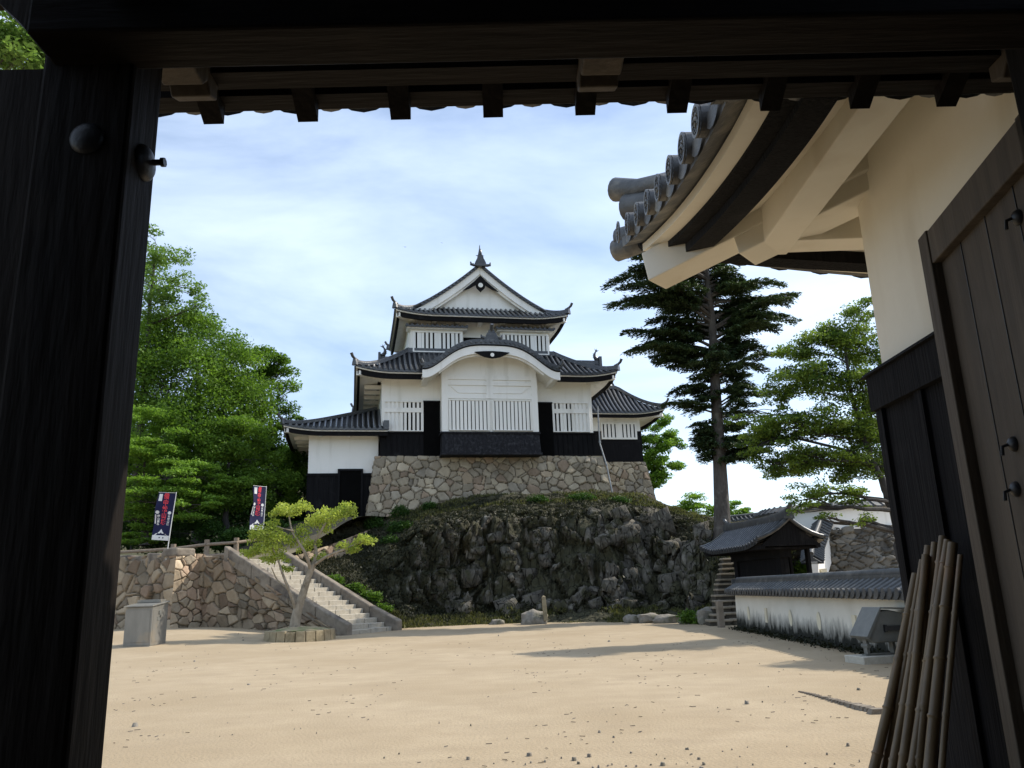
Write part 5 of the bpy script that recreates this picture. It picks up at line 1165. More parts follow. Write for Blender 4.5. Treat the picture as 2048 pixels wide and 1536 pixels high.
# ================================================================== TREES AND PLANTS
def leaf_quads(C, S, rg, updir=.6, asp=.55, axis=None):
    """C (N,3) centres, S (N,) sizes -> rhombus leaves, slightly folded"""
    n = len(C); nrm = rg.normal(size=(n, 3)); nrm[:, 2] = np.abs(nrm[:, 2])*1.0+updir; nrm /= np.linalg.norm(nrm, axis=1)[:, None]
    a = rg.normal(size=(n, 3)) if axis is None else axis+rg.normal(size=(n, 3))*.25
    a -= nrm*(a*nrm).sum(1)[:, None]; a /= np.linalg.norm(a, axis=1)[:, None]+1e-9; b = np.cross(nrm, a)
    S = S[:, None]; V = np.stack([C-a*S*.5, C+b*S*.5*asp-a*S*.05+nrm*S*.05, C+a*S*.5-nrm*S*.08, C-b*S*.5*asp-a*S*.05+nrm*S*.05], 1).reshape(-1, 3)
    Fq = np.arange(4*n).reshape(n, 4); return V, Fq
def limb(mb, a, b, r0, r1, rg, sag=.0, n=6, wob=.06, ns=7):
    a = np.array(a, float); b = np.array(b, float); L_ = np.linalg.norm(b-a); o = rg.normal(size=3)*wob*L_
    pts = []; 
    for i in range(n+1):
        k = i/n; p = a*(1-k)+b*k+o*math.sin(k*math.pi)+np.array([0, 0, sag*L_*math.sin(k*math.pi)])+rg.normal(size=3)*wob*.12*L_*(0 < k < 1); pts.append(Vector(p))
    mb.tube(pts, [r0+(r1-r0)*i/n for i in range(n+1)], ns, cap=False); return pts
def make_tree(name, label, base, trunk, blobs, leafmat, barkm, seed, nleaf, lsize, r0, cat_='tree', group=None, sub=9, flat=.6, dens=1.0, updir=.6, tonevar=.35, asp=.55, stems=None, layered=False, shell=.55, spread=.30):
    """trunk: world points from base up; blobs: (x,y,z,rx,ry,rz,weight)"""
    rg = np.random.RandomState(seed); base = Vector(base); off = np.array(tuple(base))
    r = empty(name, base, 0, label, cat_, group)
    mb = MB(); T = [np.array(tuple(p), float)-off for p in trunk]; k = len(T)
    tp = []; rad = []
    for i in range(k-1):
        for j in range(4):
            q = j/4; tp.append(Vector(T[i]*(1-q)+T[i+1]*q+rg.normal(size=3)*r0*.15)); rad.append(r0*(1-.78*((i+q)/(k-1))))
    tp.append(Vector(T[-1])); rad.append(r0*.2); rad[0] *= 1.35; rad[1] *= 1.08
    mb.tube(tp, rad, 12)
    Cs = []; Ss = []; Ts = []
    W = np.array([b[6]*(b[3]*b[4]*b[5])**(2/3.) for b in blobs]); W = W/W.sum()
    for bi, b in enumerate(blobs):
        c = np.array(b[:3])-off; R3 = np.array(b[3:6])
        # limb from the nearest lower trunk point
        best = min(range(len(tp)), key=lambda q: (Vector(c)-tp[q]).length+max(0, tp[q].z-c[2]+.15*R3[2])*2.0)
        rr_ = max(.012, min(rad[best]*.6, .05*(Vector(c)-tp[best]).length+.02))
        pts = limb(mb, tp[best], c, rr_, rr_*.35, rg, sag=.06)
        n = max(20, int(nleaf*W[bi]*dens)); ns = max(3, int(sub*(b[6] if b[6] < 1 else 1)))
        sc_ = []
        for s in range(ns):
            d = rg.normal(size=3); d /= np.linalg.norm(d); 
            q = c+d*R3*(rg.uniform(shell, 1.0)); sc_.append(q)
            st_ = pts[rg.randint(max(1, len(pts)-4), len(pts))]; limb(mb, st_, q, rr_*.38, rr_*.10, rg, n=4, ns=5)
        sc_ = np.array(sc_); ids = rg.randint(0, ns, n); st = rg.uniform(-.5, 1, ns)
        rad3 = R3*spread*np.array([1, 1, flat]); 
        g = rg.normal(size=(n, 3)); g /= np.linalg.norm(g, axis=1)[:, None]; g *= (rg.rand(n, 1)**.45)*1.55
        Cq = sc_[ids]+g*rad3*rg.uniform(.7, 1.25, (ns, 1))[ids]
        if layered: Cq[:, 2] = np.where(rg.rand(n) < .8, sc_[ids][:, 2]+(Cq[:, 2]-sc_[ids][:, 2])*.35, Cq[:, 2])-.12*np.linalg.norm((Cq-sc_[ids])[:, :2], axis=1)
        Cs.append(Cq); Ss.append(lsize*rg.uniform(.65, 1.3, n)); Ts.append(np.clip(.42+st[ids]*tonevar+rg.normal(size=n)*.16, 0, 1))
    C = np.vstack(Cs); S = np.concatenate(Ss); T_ = np.concatenate(Ts)
    V, Fq = leaf_quads(C, S, rg, updir, asp)
    fast('crown', V, Fq, leafmat, np.repeat(T_, 4), r)
    mb.build('trunk', barkm, r, smooth=True); return r
def B(px, py, Y, rx, rz, w=1., ry=None):
    """crown lobe seen at picture position, radius in metres"""
    p = at(px, py, Y); return (p.x, p.y, p.z, rx, ry or rx, rz, w)

# --- wood on the left
make_tree('broadleaf_tree', 'tallest thin-crowned tree rising above the wood beside the gate post', at(262, 1080, 45)*1, [at(262, 1080, 45), at(285, 800, 45), at(300, 600, 45), at(312, 500, 45)],
    [B(300, 505, 45, 1.5, 1.1), B(345, 520, 45, 1.1, .9, .8), B(310, 565, 44, 2.0, 1.1), B(365, 575, 44.5, 1.2, .9, .8), B(330, 620, 45, 1.6, .9), B(250, 540, 45, 2.2, 1.8), B(395, 612, 44, .9, .6, .7), B(295, 470, 45, .9, .6, .5)], 'leafpale', 'bark', 101, 9500, .19, .22, group='trees of the left wood', sub=9, spread=.34)
make_tree('broadleaf_tree', 'broad mid-green tree forming the middle of the left wood', at(395, 1090, 47), [at(395, 1090, 47), at(398, 900, 47), at(395, 720, 47)],
    [B(300, 680, 46, 2.6, 2.0), B(370, 670, 46.5, 2.4, 1.6), B(430, 690, 46, 2.0, 1.5), B(470, 740, 46, 1.8, 1.4), B(400, 760, 44.5, 2.6, 1.9), B(330, 780, 44.5, 2.6, 2.0), B(455, 820, 45, 2.2, 1.9), B(270, 730, 45, 2.0, 2.0), B(500, 800, 46.5, 1.6, 1.4), B(395, 850, 44, 2.4, 1.8), B(320, 870, 45, 2.0, 1.8)], 'leaf', 'bark', 102, 62000, .18, .34, group='trees of the left wood', sub=18, flat=.95, spread=.33, updir=.25)
make_tree('broadleaf_tree', 'open-branched tree at the right end of the wood near the annex', at(545, 1085, 50), [at(545, 1085, 50), at(535, 960, 50), at(540, 860, 50), at(545, 760, 50)],
    [B(520, 730, 50, 1.7, 1.2), B(560, 750, 50, 1.2, 1.2), B(575, 800, 50, .9, 1.2, .8), B(505, 775, 50, 1.2, 1.1), B(585, 845, 50, .9, .6, .6), B(535, 870, 49.5, 1.6, 1.2), B(500, 880, 49, 1.6, 1.5), B(555, 930, 49, 1.6, 1.4), B(520, 960, 48.5, 1.5, 1.3)], 'leaf', 'bark', 103, 26000, .19, .24, group='trees of the left wood', sub=9, spread=.36)
make_tree('broadleaf_tree', 'bright yellow-green maple low in the wood behind the first banner', at(290, 1090, 41), [at(290, 1090, 41), at(285, 1000, 41), at(290, 900, 41)],
    [B(280, 850, 41, 1.9, 1.1), B(330, 880, 41, 1.5, .9), B(260, 900, 40.5, 1.8, 1.0), B(340, 950, 40.5, 1.9, 1.0), B(270, 960, 40.5, 1.8, 1.0), B(400, 955, 41, 1.5, .9), B(310, 1005, 40, 1.6, .9), B(375, 1010, 40.2, 1.6, .8), B(265, 1040, 40.5, 1.2, .8)], 'leaf2', 'bark', 104, 40000, .14, .18, group='trees of the left wood', sub=14, layered=True, flat=.8)
make_tree('broadleaf_tree', 'glossy mid-green tree in the wood between the two banners', at(455, 1085, 43), [at(455, 1085, 43), at(450, 990, 43), at(460, 900, 43)],
    [B(450, 880, 43, 2.0, 1.4), B(500, 920, 43.5, 1.7, 1.3), B(420, 930, 42.5, 1.6, 1.2), B(480, 985, 43, 1.8, 1.1), B(560, 990, 45, 1.6, 1.2), B(430, 1000, 42.5, 1.6, 1.0), B(585, 940, 47, 1.2, 1.3)], 'leaf', 'barkdark', 105, 38000, .17, .2, group='trees of the left wood', sub=14, flat=.9, updir=.3)
make_tree('broadleaf_tree', 'dark evergreen understorey tree deep in the left wood', at(360, 1090, 54), [at(360, 1090, 54), at(380, 980, 54), at(390, 900, 54)],
    [B(260, 960, 54, 3.6, 3.4), B(350, 1000, 54, 3.2, 3.2), B(440, 1000, 54, 3.2, 3.4), B(530, 1010, 54, 3.0, 3.2), B(590, 990, 55, 2.6, 3.2), B(300, 880, 54, 3.0, 3.0), B(480, 890, 55, 2.8, 2.6)], 'leafdark', 'barkdark', 106, 42000, .30, .2, group='trees of the left wood', sub=26, flat=1)
make_tree('shrub', 'dark leafy shrub behind the log fence at the far left', at(262, 1095, 39), [at(262, 1100, 39), at(262, 1080, 39)], [B(265, 1080, 39, .9, .45), B(300, 1078, 39.2, .7, .35)], 'leaf', 'barkdark', 107, 5000, .10, .05, 'shrub', sub=8)
make_tree('shrub', 'dark leafy undergrowth filling the shade behind the log fence', at(400, 1085, 41.5), [at(400, 1090, 41.5), at(400, 1070, 41.5)], [B(x, 1062+(x%3)*6, 41.5+(x%7)*.3, 1.2, .8) for x in range(225, 600, 34)], 'leafdark', 'barkdark', 108, 26000, .15, .05, 'shrub', sub=7, flat=1)
# --- small maple in the bed
MB0 = at(590, 1262, 28.1)
def small_maple():
    rg = np.random.RandomState(9); base = Vector((MB0.x, 28.1, .36)); off = np.array(tuple(base))
    r = empty('small_maple_tree', base, 0, 'small pruned maple with yellow-green leaf pads in front of the staircase', 'tree')
    Yc = 28.1; mb = MB()
    def L_(pts, r0, r1):
        P = [at(x, y, Yc+dy)-base for x, y, dy in pts]; Q = []
        n = len(P)
        for i in range(n-1):
            for j in range(4):
                t = j/4; p0 = P[max(0, i-1)]; p1 = P[i]; p2 = P[i+1]; p3 = P[min(n-1, i+2)]
                Q.append(.5*((2*p1)+(-p0+p2)*t+(2*p0-5*p1+4*p2-p3)*t*t+(-p0+3*p1-3*p2+p3)*t**3))
        Q.append(P[-1]); mb.tube(Q, [r0+(r1-r0)*(i/(len(Q)-1))**.8 for i in range(len(Q))], 9); return Q
    L_([(588, 1262, 0), (594, 1225, 0), (605, 1190, 0), (618, 1150, 0), (628, 1128, 0)], .20, .085)
    L_([(628, 1130, 0), (632, 1105, .1), (630, 1085, .1), (642, 1062, 0), (652, 1045, 0)], .08, .03)
    L_([(640, 1066, 0), (632, 1050, .3), (628, 1040, .3)], .04, .02)
    L_([(622, 1140, 0), (612, 1110, -.3), (598, 1085, -.4), (584, 1062, -.4), (578, 1030, -.3)], .07, .025)
    L_([(594, 1225, 0), (580, 1185, -.3), (566, 1150, -.5), (556, 1120, -.5), (545, 1095, -.5)], .07, .02)
    L_([(592, 1215, 0), (577, 1180, .2), (555, 1160, .3), (543, 1135, .3)], .05, .02)
    L_([(628, 1130, 0), (655, 1112, -.3), (685, 1100, -.4), (712, 1088, -.3), (728, 1080, -.3)], .06, .018)
    L_([(588, 1062, -.4), (570, 1058, -.6), (552, 1052, -.6)], .03, .012)
    pads = [(578, 1018, -.3, .62, .22), (605, 1012, -.2, .42, .16), (555, 1024, -.4, .35, .14), (655, 1030, 0, .75, .25), (685, 1022, .1, .55, .26), (640, 1042, .3, .55, .2), (700, 1012, 0, .3, .15), (530, 1062, -.5, .62, .22), (555, 1075, -.4, .6, .2), (515, 1075, -.5, .4, .18), (535, 1095, -.4, .65, .2), (505, 1102, -.4, .45, .14), (550, 1115, -.3, .55, .16), (602, 1062, -.2, .4, .22), (590, 1080, -.2, .4, .2), (625, 1085, .2, .35, .16), (608, 1098, .3, .3, .12), (690, 1092, -.3, .38, .16), (708, 1098, -.3, .3, .12), (732, 1078, -.3, .45, .16), (718, 1084, -.2, .35, .12), (640, 1112, .2, .3, .1), (575, 1135, -.3, .3, .1), (545, 1045, -.3, .3, .15), (650, 1060, .3, .3, .14)]
    Cs = []; Ts = []
    for (x, y, dy, rx, rz) in pads:
        c = np.array(tuple(at(x, y, Yc+dy)))-off; n = int(450*rx*rx/.3)+45; g = rg.normal(size=(n, 3)); g /= np.linalg.norm(g, axis=1)[:, None]; g *= rg.rand(n, 1)**.4
        q = c+g*np.array([rx, rx*.9, rz]); q[:, 2] += .06*np.sin(q[:, 0]*9)+rg.normal(size=n)*.03; q[:, 2] -= .12*(g[:, 0]**2+g[:, 1]**2)*rx; Cs.append(q); Ts.append(np.clip(rg.normal(.5, .2, n)+rg.uniform(-.15, .15), 0, 1))
        mb.tube([Vector(c)-Vector((0, 0, rz*.6)), Vector(c+np.array([rx*.5, 0, 0]))], [.014, .005], 5); mb.tube([Vector(c)-Vector((0, 0, rz*.6)), Vector(c+np.array([-rx*.5, .1, 0]))], [.014, .005], 5)
    C = np.vstack(Cs); T_ = np.concatenate(Ts); V, Fq = leaf_quads(C, .085*rg.uniform(.7, 1.3, len(C)), rg, .0, .6)
    fast('crown', V, Fq, 'yellow', np.repeat(T_, 4), r); mb.build('trunk', 'barkpale', r, smooth=True)
small_maple()

# --- tall fir
def fir():
    rg = np.random.RandomState(21); b0 = at(1446, 1085, 36); base = Vector((b0.x, 36, b0.z)); off = np.array(tuple(base)); r = empty('fir_tree', base, 0, 'tall dark fir with layered drooping boughs and bare lower trunk', 'tree')
    mb = MB(); tp = [at(1446, 1085, 36)-base, at(1443, 1000, 36)-base, at(1438, 900, 36)-base, at(1430, 760, 36)-base, at(1424, 640, 36)-base, at(1412, 540, 36)-base, at(1402, 470, 36)-base]
    Q = []; 
    for i in range(len(tp)-1):
        for j in range(5): Q.append(tp[i].lerp(tp[i+1], j/5))
    Q.append(tp[-1]); n = len(Q); mb.tube(Q, [(.39*(1-.84*(i/(n-1))))*(1.35 if i == 0 else 1.12 if i == 1 else 1) for i in range(n)], 14)
    def zx(z):
        for i in range(n-1):
            if Q[i].z <= z <= Q[i+1].z: k = (z-Q[i].z)/(Q[i+1].z-Q[i].z); return Q[i].lerp(Q[i+1], k)
        return Q[-1]
    H0 = Q[-1].z
    # reach of the crown (metres) against picture height, measured left and right
    ky = [470, 505, 560, 600, 650, 700, 740, 790, 850, 905, 925]
    kl = [1.2, 3.2, 4.4, 5.3, 4.7, 4.3, 2.5, 1.9, 2.2, 1.25, .5]; kr = [1.0, 2.6, 3.3, 3.7, 3.7, 3.2, 2.7, 2.6, 2.9, 2.4, .6]
    Cs = []; Ax = []; Ts = []
    def reach(y, side): return np.interp(y, ky, kl if side < 0 else kr)
    boughs = []
    tips = [(1200, 567), (1211, 597), (1246, 618), (1247, 668), (1258, 706), (1306, 719), (1345, 782), (1332, 808), (1381, 853), (1385, 890), (1397, 915), (1253, 515), (1262, 545), (1290, 640),
            (1596, 594), (1589, 640), (1560, 657), (1575, 615), (1541, 738), (1521, 790), (1530, 700), (1556, 878), (1514, 914), (1500, 850), (1480, 560), (1520, 575), (1395, 880), (1540, 900), (1500, 897), (1420, 905), (1385, 868), (1475, 885), (1410, 890)]
    for (tx, ty) in tips:
        for c in range(3):
            f = (1, .88, .72)[c]*rg.uniform(.94, 1.04); e = at(1436+(tx-1436)*f, ty+rg.uniform(-9, 9)*(c > 0), 36)-base
            dy = (rg.uniform(-.25, .25) if c == 0 else rg.choice([-1, 1])*rg.uniform(.3, .9))
            sx = abs(e.x-zx(e.z).x); boughs.append((Vector((e.x, e.y+dy*sx*.9, e.z)), rg.uniform(-.1, .30)))
    y = 915.
    while y > 465:
        z = (at(1440, y, 36)-base).z
        for k in range(3 if y > 770 else 4):
            a = rg.uniform(0, 2*math.pi); R = (reach(y, -1) if math.cos(a) < 0 else reach(y, 1))*rg.uniform(.30, .72); c = zx(z)
            boughs.append((c+Vector((math.cos(a)*R, math.sin(a)*R, rg.uniform(-.3, .4))), rg.uniform(-.1, .3)))
        y -= 17 if y > 770 else 15
    for (tip, drop) in boughs:
        for _o in (0,):
            hz = Vector((tip.x, tip.y, 0))-Vector((zx(tip.z).x, zx(tip.z).y, 0)); R = hz.length
            if R < .3: continue
            s = zx(max(.6, tip.z-drop*R*.9)); d = hz.normalized(); a = rg.uniform(0, 6.28); m_ = 9; pts = []
            for i in range(m_+1):
                t = i/m_; q = s.lerp(tip, t); pts.append(q+Vector((0, 0, R*.10*math.sin(t*math.pi)+.06*math.sin(t*7+a))))
            mb.tube(pts, [max(.01, (.018+.015*R)*(1-t/m_*.9)) for t in range(m_+1)], 6, cap=False)
            perp = Vector((-d.y, d.x, 0)); tn = rg.uniform(.2, .65)
            nt = int(R/.11)
            for i in range(nt):
                t = .22+.78*(i+.5)/nt; ii = min(m_-1, int(t*m_)); c = pts[ii].lerp(pts[ii+1], t*m_-ii)
                wl = (.26+.50*R*.30)*(1.18-t)*1.2+.14
                for sg in (-1, 1):
                    if rg.rand() < .10: continue
                    tw = (d*.75+perp*sg*1.0).normalized(); ln = wl*rg.uniform(.7, 1.2)
                    kk = max(3, int(ln/.055)); tt = np.linspace(.05, 1, kk)[:, None]; cc = np.array(tuple(c))+np.array(tuple(tw))*tt*ln; cc[:, 2] -= .16*ln*tt[:, 0]**2; cc += rg.normal(size=cc.shape)*np.array([.02, .02, .03])
                    Cs.append(cc); Ax.append(np.repeat((np.array(tuple(tw))*.8+np.array(tuple(d))*.5)[None], kk, 0)); Ts.append(np.clip(tn+rg.normal(size=kk)*.15+.15*tt[:, 0], 0, 1))
    C = np.vstack(Cs); A = np.vstack(Ax); T_ = np.concatenate(Ts)
    # two needle sprays per point, one drooping
    C2 = C+rg.normal(size=C.shape)*np.array([.05, .05, .05])-np.array([0, 0, .03]); C = np.vstack([C, C2]); A = np.vstack([A, A*np.array([1, 1, .5])-np.array([0, 0, .25])]); T_ = np.concatenate([T_, T_*.8])
    nn = len(C); V, Fq = leaf_quads(C, .19*rg.uniform(.7, 1.3, nn), rg, 1.1, .34, axis=A)
    print('fir', nn); fast('crown', V, Fq, 'fir', np.repeat(T_, 4), r); mb.build('trunk', 'bark', r, smooth=True)
fir()
# --- big maple at the right
make_tree('broadleaf_tree', 'large spreading maple with dark leaning trunk behind the white wall', at(1812, 1190, 22), [at(1812, 1190, 22), at(1806, 1130, 22), at(1800, 1080, 22), at(1786, 1020, 22), at(1762, 960, 22), at(1735, 900, 22), at(1705, 800, 22), at(1690, 700, 22)],
    [B(1725, 620, 22, 0.672, 0.405, .7), B(1690, 665, 22, 0.84, 0.472), B(1640, 690, 22, 0.896, 0.472), B(1595, 705, 22, 0.616, 0.378, .8), B(1740, 700, 22.5, 0.896, 0.608), B(1600, 760, 21.5, 0.84, 0.472), B(1660, 760, 22, 1.008, 0.54), B(1725, 780, 22, 1.008, 0.608), B(1560, 790, 22, 0.56, 0.405, .8),
     B(1580, 850, 21.5, 0.896, 0.472), B(1520, 860, 21.5, 0.728, 0.378, .8), B(1655, 850, 22, 1.064, 0.54), B(1735, 870, 22.5, 1.008, 0.675), B(1600, 915, 21.5, 1.008, 0.472), B(1545, 930, 21.5, 0.672, 0.338, .8), B(1690, 930, 22, 1.008, 0.513), B(1640, 985, 21, 0.896, 0.351, 0.5), B(1700, 1000, 21.5, 0.84, 0.297, 0.4), B(1600, 1012, 20.5, 0.504, 0.243, 0.3), B(1660, 1035, 20.5, 0.392, 0.162, 0.25), B(1765, 830, 23, 0.896, 0.81), B(1510, 900, 21.5, 0.56, 0.27, .6), B(1720, 1040, 21, 0.504, 0.189, 0.25), B(1470, 840, 21.5, 0.392, 0.216, .5), B(1775, 930, 23, 0.672, 0.675)],
    'maple', 'barkdark', 201, 66000, .085, .17, sub=24, shell=.35, spread=.27, updir=.5, flat=.75, tonevar=.5)
make_tree('broadleaf_tree', 'bright sunlit tree showing beyond the side turret wall', at(1300, 1010, 62), [at(1300, 1040, 62), at(1310, 900, 62)],
    [B(1310, 860, 62, 1.6, 1.3), B(1335, 885, 62, 1.2, 1.1), B(1290, 900, 62, 1.6, 1.6), B(1325, 935, 62, 1.5, 1.2), B(1300, 960, 62, 1.2, .9)], 'leaf2', 'bark', 301, 16000, .22, .2, sub=14)
make_tree('broadleaf_tree', 'pale thin tree beyond the cream wall left of the fir trunk', at(1385, 1060, 62), [at(1385, 1070, 62), at(1385, 1010, 62)],
    [B(1360, 1012, 62, 1.0, .5), B(1395, 1002, 62, 1.2, .6), B(1400, 1025, 62, 1.6, .6), B(1350, 1032, 62, 1.2, .4), B(1435, 1020, 62, .9, .5)], 'leaf2', 'bark', 302, 6500, .18, .12, sub=9, spread=.38)
make_tree('broadleaf_tree', 'small pale tree beyond the cream wall right of the fir trunk', at(1475, 1060, 62), [at(1475, 1070, 62), at(1475, 1020, 62)],
    [B(1468, 1018, 62, .9, .5), B(1490, 1032, 62, .9, .3), B(1520, 1036, 62, .8, .15, .5)], 'leaf2', 'bark', 303, 2600, .18, .1, sub=8, spread=.38)
make_tree('broadleaf_tree', 'bright green tree behind the round bastion at right', at(1790, 1180, 48), [at(1800, 1180, 48), at(1795, 1080, 48)],
    [B(1778, 1070, 48, 1.0, .8), B(1800, 1110, 48, 1.4, 1.2), B(1830, 1060, 48, 1.6, 1.3), B(1790, 1150, 48, 1.6, 1.2)], 'leaf2', 'bark', 304, 12000, .16, .14, sub=12)
make_tree('broadleaf_tree', 'leafy tree glimpsed through the gap left of the gate post', (-9.5, 11.5, 0), [(-9.5, 11.5, 0), (-9.3, 11.5, 3), (-9.2, 11.4, 5.5), (-9.2, 11.4, 7.5)],
    [B(30, 70, 11, .9, .5), B(10, 110, 10.6, .8, .5), B(60, 110, 11.2, .7, .4), B(-60, 80, 11, 1.2, .8), B(100, 60, 11, 1.0, .8)], 'leafpale', 'bark', 305, 9000, .10, .14, sub=12)

# a further maple of the same kind, behind the near turret: its shade falls on the sand at the right
src = [o for o in bpy.data.objects if o.get('label', '').startswith('large spreading maple')][0]
cp_ = src.copy(); col.objects.link(cp_); cp_.location = (13.7, 17.4, 0); cp_.rotation_euler = (0, 0, .15); cp_['label'] = 'second maple standing close to the near turret, mostly hidden behind it'
for ch in list(src.children):
    c = ch.copy(); col.objects.link(c); c.parent = cp_
# --- ivy on the bastion
rg = np.random.RandomState(5); n = 1800
an = math.radians(228)+rg.normal(size=n)*.085; hv = rg.uniform(.1, 2.3, n)*(.8+.2*rg.rand(n)); rd = BR+.18*(4.2-hv-.6)+.22+rg.rand(n)*.18
C = np.stack([rd*np.cos(an), rd*np.sin(an), hv], 1); V, Fq = leaf_quads(C, .13*rg.uniform(.7, 1.3, n), rg, .3, .8)
iv = fast('ivy', V, Fq, 'leaf2', np.repeat(rg.uniform(.1, .9, n), 4)); iv.location = BC; tag(iv, 'green ivy clump climbing the left side of the round bastion', 'ivy')

# --- grass, moss tufts and shrubs on the mound
def on_mound(u, v):
    i = min(NU, max(0, int(u*NU))); j = min(NV, max(0, int(v/1.25*NV))); return MP[i, j], MTn[i, j]
def blades(name, label, npts, cond, h, mat, seed, per=7, kind='stuff', spread=.10, wd=.03, catg='grass'):
    rg = np.random.RandomState(seed); V = []; T = []
    cnt = 0; tries = 0
    while cnt < npts and tries < npts*30:
        tries += 1; u = rg.rand(); v = rg.rand()*1.06
        if not cond(u, v, rg): continue
        p, tn = on_mound(u, v)
        cnt += 1; t0 = rg.uniform(0, 1)
        for k in range(per):
            q = p+np.array([rg.normal()*spread, rg.normal()*spread, -.03]); a = rg.uniform(0, math.pi); hh = h*rg.uniform(.5, 1.3); w_ = wd*rg.uniform(.6, 1.3)
            d = np.array([math.cos(a), math.sin(a), 0])*w_; ln = np.array([rg.normal()*.35*hh, rg.normal()*.35*hh, hh])
            V += [q-d, q+d, q+ln*.6+d*.6, q+ln]; T += [np.clip(t0+rg.normal()*.2, 0, 1)]*4
    V = np.array(V); Fq = np.arange(len(V)).reshape(-1, 4); o = fast(name, V, Fq, mat, np.array(T)); o['kind'] = kind; o['label'] = label; o['category'] = catg; return o
blades('grass', 'short wild grass along the top and foot of the rock', 5200, lambda u, v, rg: ((v > .74 or v < .20) and u > .12 and mn.noise((u*14, v*5, 2)) > -.15), .13, 'grass', 41)
MT['mossy'] = leafmat('mossy_growth', (.010, .014, .006), (.045, .045, .02), .25)
blades('moss_tufts', 'dark low growth in the cracks of the rock face', 7500, lambda u, v, rg: (.1 < v < .92 and (mn.noise((u*16, v*7, 5)) > .12 or u < .36 or v > .55)), .09, 'mossy', 42, per=8, wd=.04, catg='ground cover')
def shrub_on(name, label, pts, mat, seed, n, ls, group=None):
    rg = np.random.RandomState(seed); c0 = np.array(pts[0][:3]); Cs = []
    for (x, y, z, rx, rz) in pts:
        k = int(n*rx*rx/sum(p[3]**2 for p in pts)); g = rg.normal(size=(k, 3)); g /= np.linalg.norm(g, axis=1)[:, None]; g *= rg.rand(k, 1)**.35; Cs.append(np.array([x, y, z])+g*np.array([rx, rx*.6, rz])*(1+.15*rg.normal(size=(k, 1))))
    C = np.vstack(Cs)-c0; V, Fq = leaf_quads(C, ls*rg.uniform(.7, 1.3, len(C)), rg, .5, .6); o = fast(name, V, Fq, mat, np.repeat(np.clip(rg.normal(.4, .25, len(C)), 0, 1), 4)); o.location = c0; tag(o, label, 'shrub', group)
def ms(u, v, rx, rz): p, _ = on_mound(u, v); return (p[0], p[1], p[2]+rz*.3, rx, rz)
shrub_on('shrub', 'low leafy shrubs along the far parapet of the staircase', [ms(.06, .55, .5, .3), ms(.10, .40, .5, .3), ms(.13, .28, .55, .3), ms(.16, .18, .5, .25)], 'leaf', 51, 5000, .10)
shrub_on('shrub', 'dark bush against the left foot of the keep stone base', [ms(.25, .93, .55, .45), ms(.29, .95, .5, .4), ms(.33, .93, .45, .3)], 'leafdark', 52, 4200, .10)
shrub_on('shrub', 'dark scrubby bush on the upper left shoulder of the rock', [ms(.22, .75, .6, .3), ms(.28, .72, .7, .35), ms(.26, .62, .5, .3)], 'leafdark', 53, 4500, .10)
shrub_on('shrub', 'dark hanging scrub on the middle of the rock face', [ms(.47, .78, .6, .3), ms(.53, .8, .8, .3), ms(.59, .77, .6, .25)], 'leafdark', 54, 4200, .10)
shrub_on('shrub', 'sunny green weeds at the right foot of the rock by the rough steps', [(6.1, 30.0, .25, .45, .25), (6.35, 29.4, .2, .3, .2)], 'leaf', 55, 1400, .08)
# --- loose boulders
def boulder(x, y, z, rx, ry, rz, seed, label):
    rg = random.Random(seed); m = MB(); nu, nv = 18, 10; P = []
    for i in range(nu+1):
        row = []
        for j in range(nv+1):
            th = 2*math.pi*i/nu; ph = math.pi*j/nv; d = Vector((math.sin(ph)*math.cos(th), math.sin(ph)*math.sin(th), math.cos(ph)))
            k = 1+.35*mn.noise(d*1.3+Vector((seed, 0, 0)))+.12*mn.noise(d*4+Vector((0, seed, 0))); e = max(abs(d.x), abs(d.y), abs(d.z))**.45; row.append(Vector((d.x*rx*k/e, d.y*ry*k/e, d.z*rz*k/e)))
        P.append(row)
    m.grid(P); o = m.build('boulder', 'rockb', smooth=True); o.location = (x, y, z); tag(o, label, 'boulder', 'loose boulders at the foot of the rock')
boulder(.55, 34.6, .18, .55, .4, .38, 1, 'large dark boulder at the middle foot of the rock left of the marker')
boulder(-1.0, 35.6, .05, .3, .25, .18, 2, 'small dark stone left of the large boulder at the rock foot')
boulder(5.0, 32.2, .15, .45, .35, .2, 3, 'flat boulder below the right side of the rock')
boulder(5.55, 31.5, .1, .5, .3, .2, 4, 'long pale boulder lying near the right foot of the rock')
boulder(6.2, 30.6, .12, .38, .3, .2, 5, 'reddish rounded boulder nearest the rough steps')
boulder(4.4, 32.6, .12, .35, .3, .18, 6, 'leftmost boulder of the row below the right side of the rock')
boulder(6.55, 29.3, .25, .3, .3, .3, 7, 'upright stone at the left edge of the rough steps')
# --- dark earth and weeds at the foot of the long wall
rg = np.random.RandomState(77); n = 2600; k = rg.rand(n); C = np.stack([DW0.x+(DW1.x-DW0.x)*k-.22-np.abs(rg.normal(size=n))*.14, DW0.y+(DW1.y-DW0.y)*k, np.abs(rg.normal(size=n))*.06], 1)
V, Fq = leaf_quads(C, .07*rg.uniform(.6, 1.4, n), rg, .4, .6); o = fast('weeds', V, Fq, 'mossy', np.repeat(rg.uniform(0, .5, n), 4)); o['kind'] = 'stuff'; o['label'] = 'dark weeds along the foot of the white wall'; o['category'] = 'weeds'
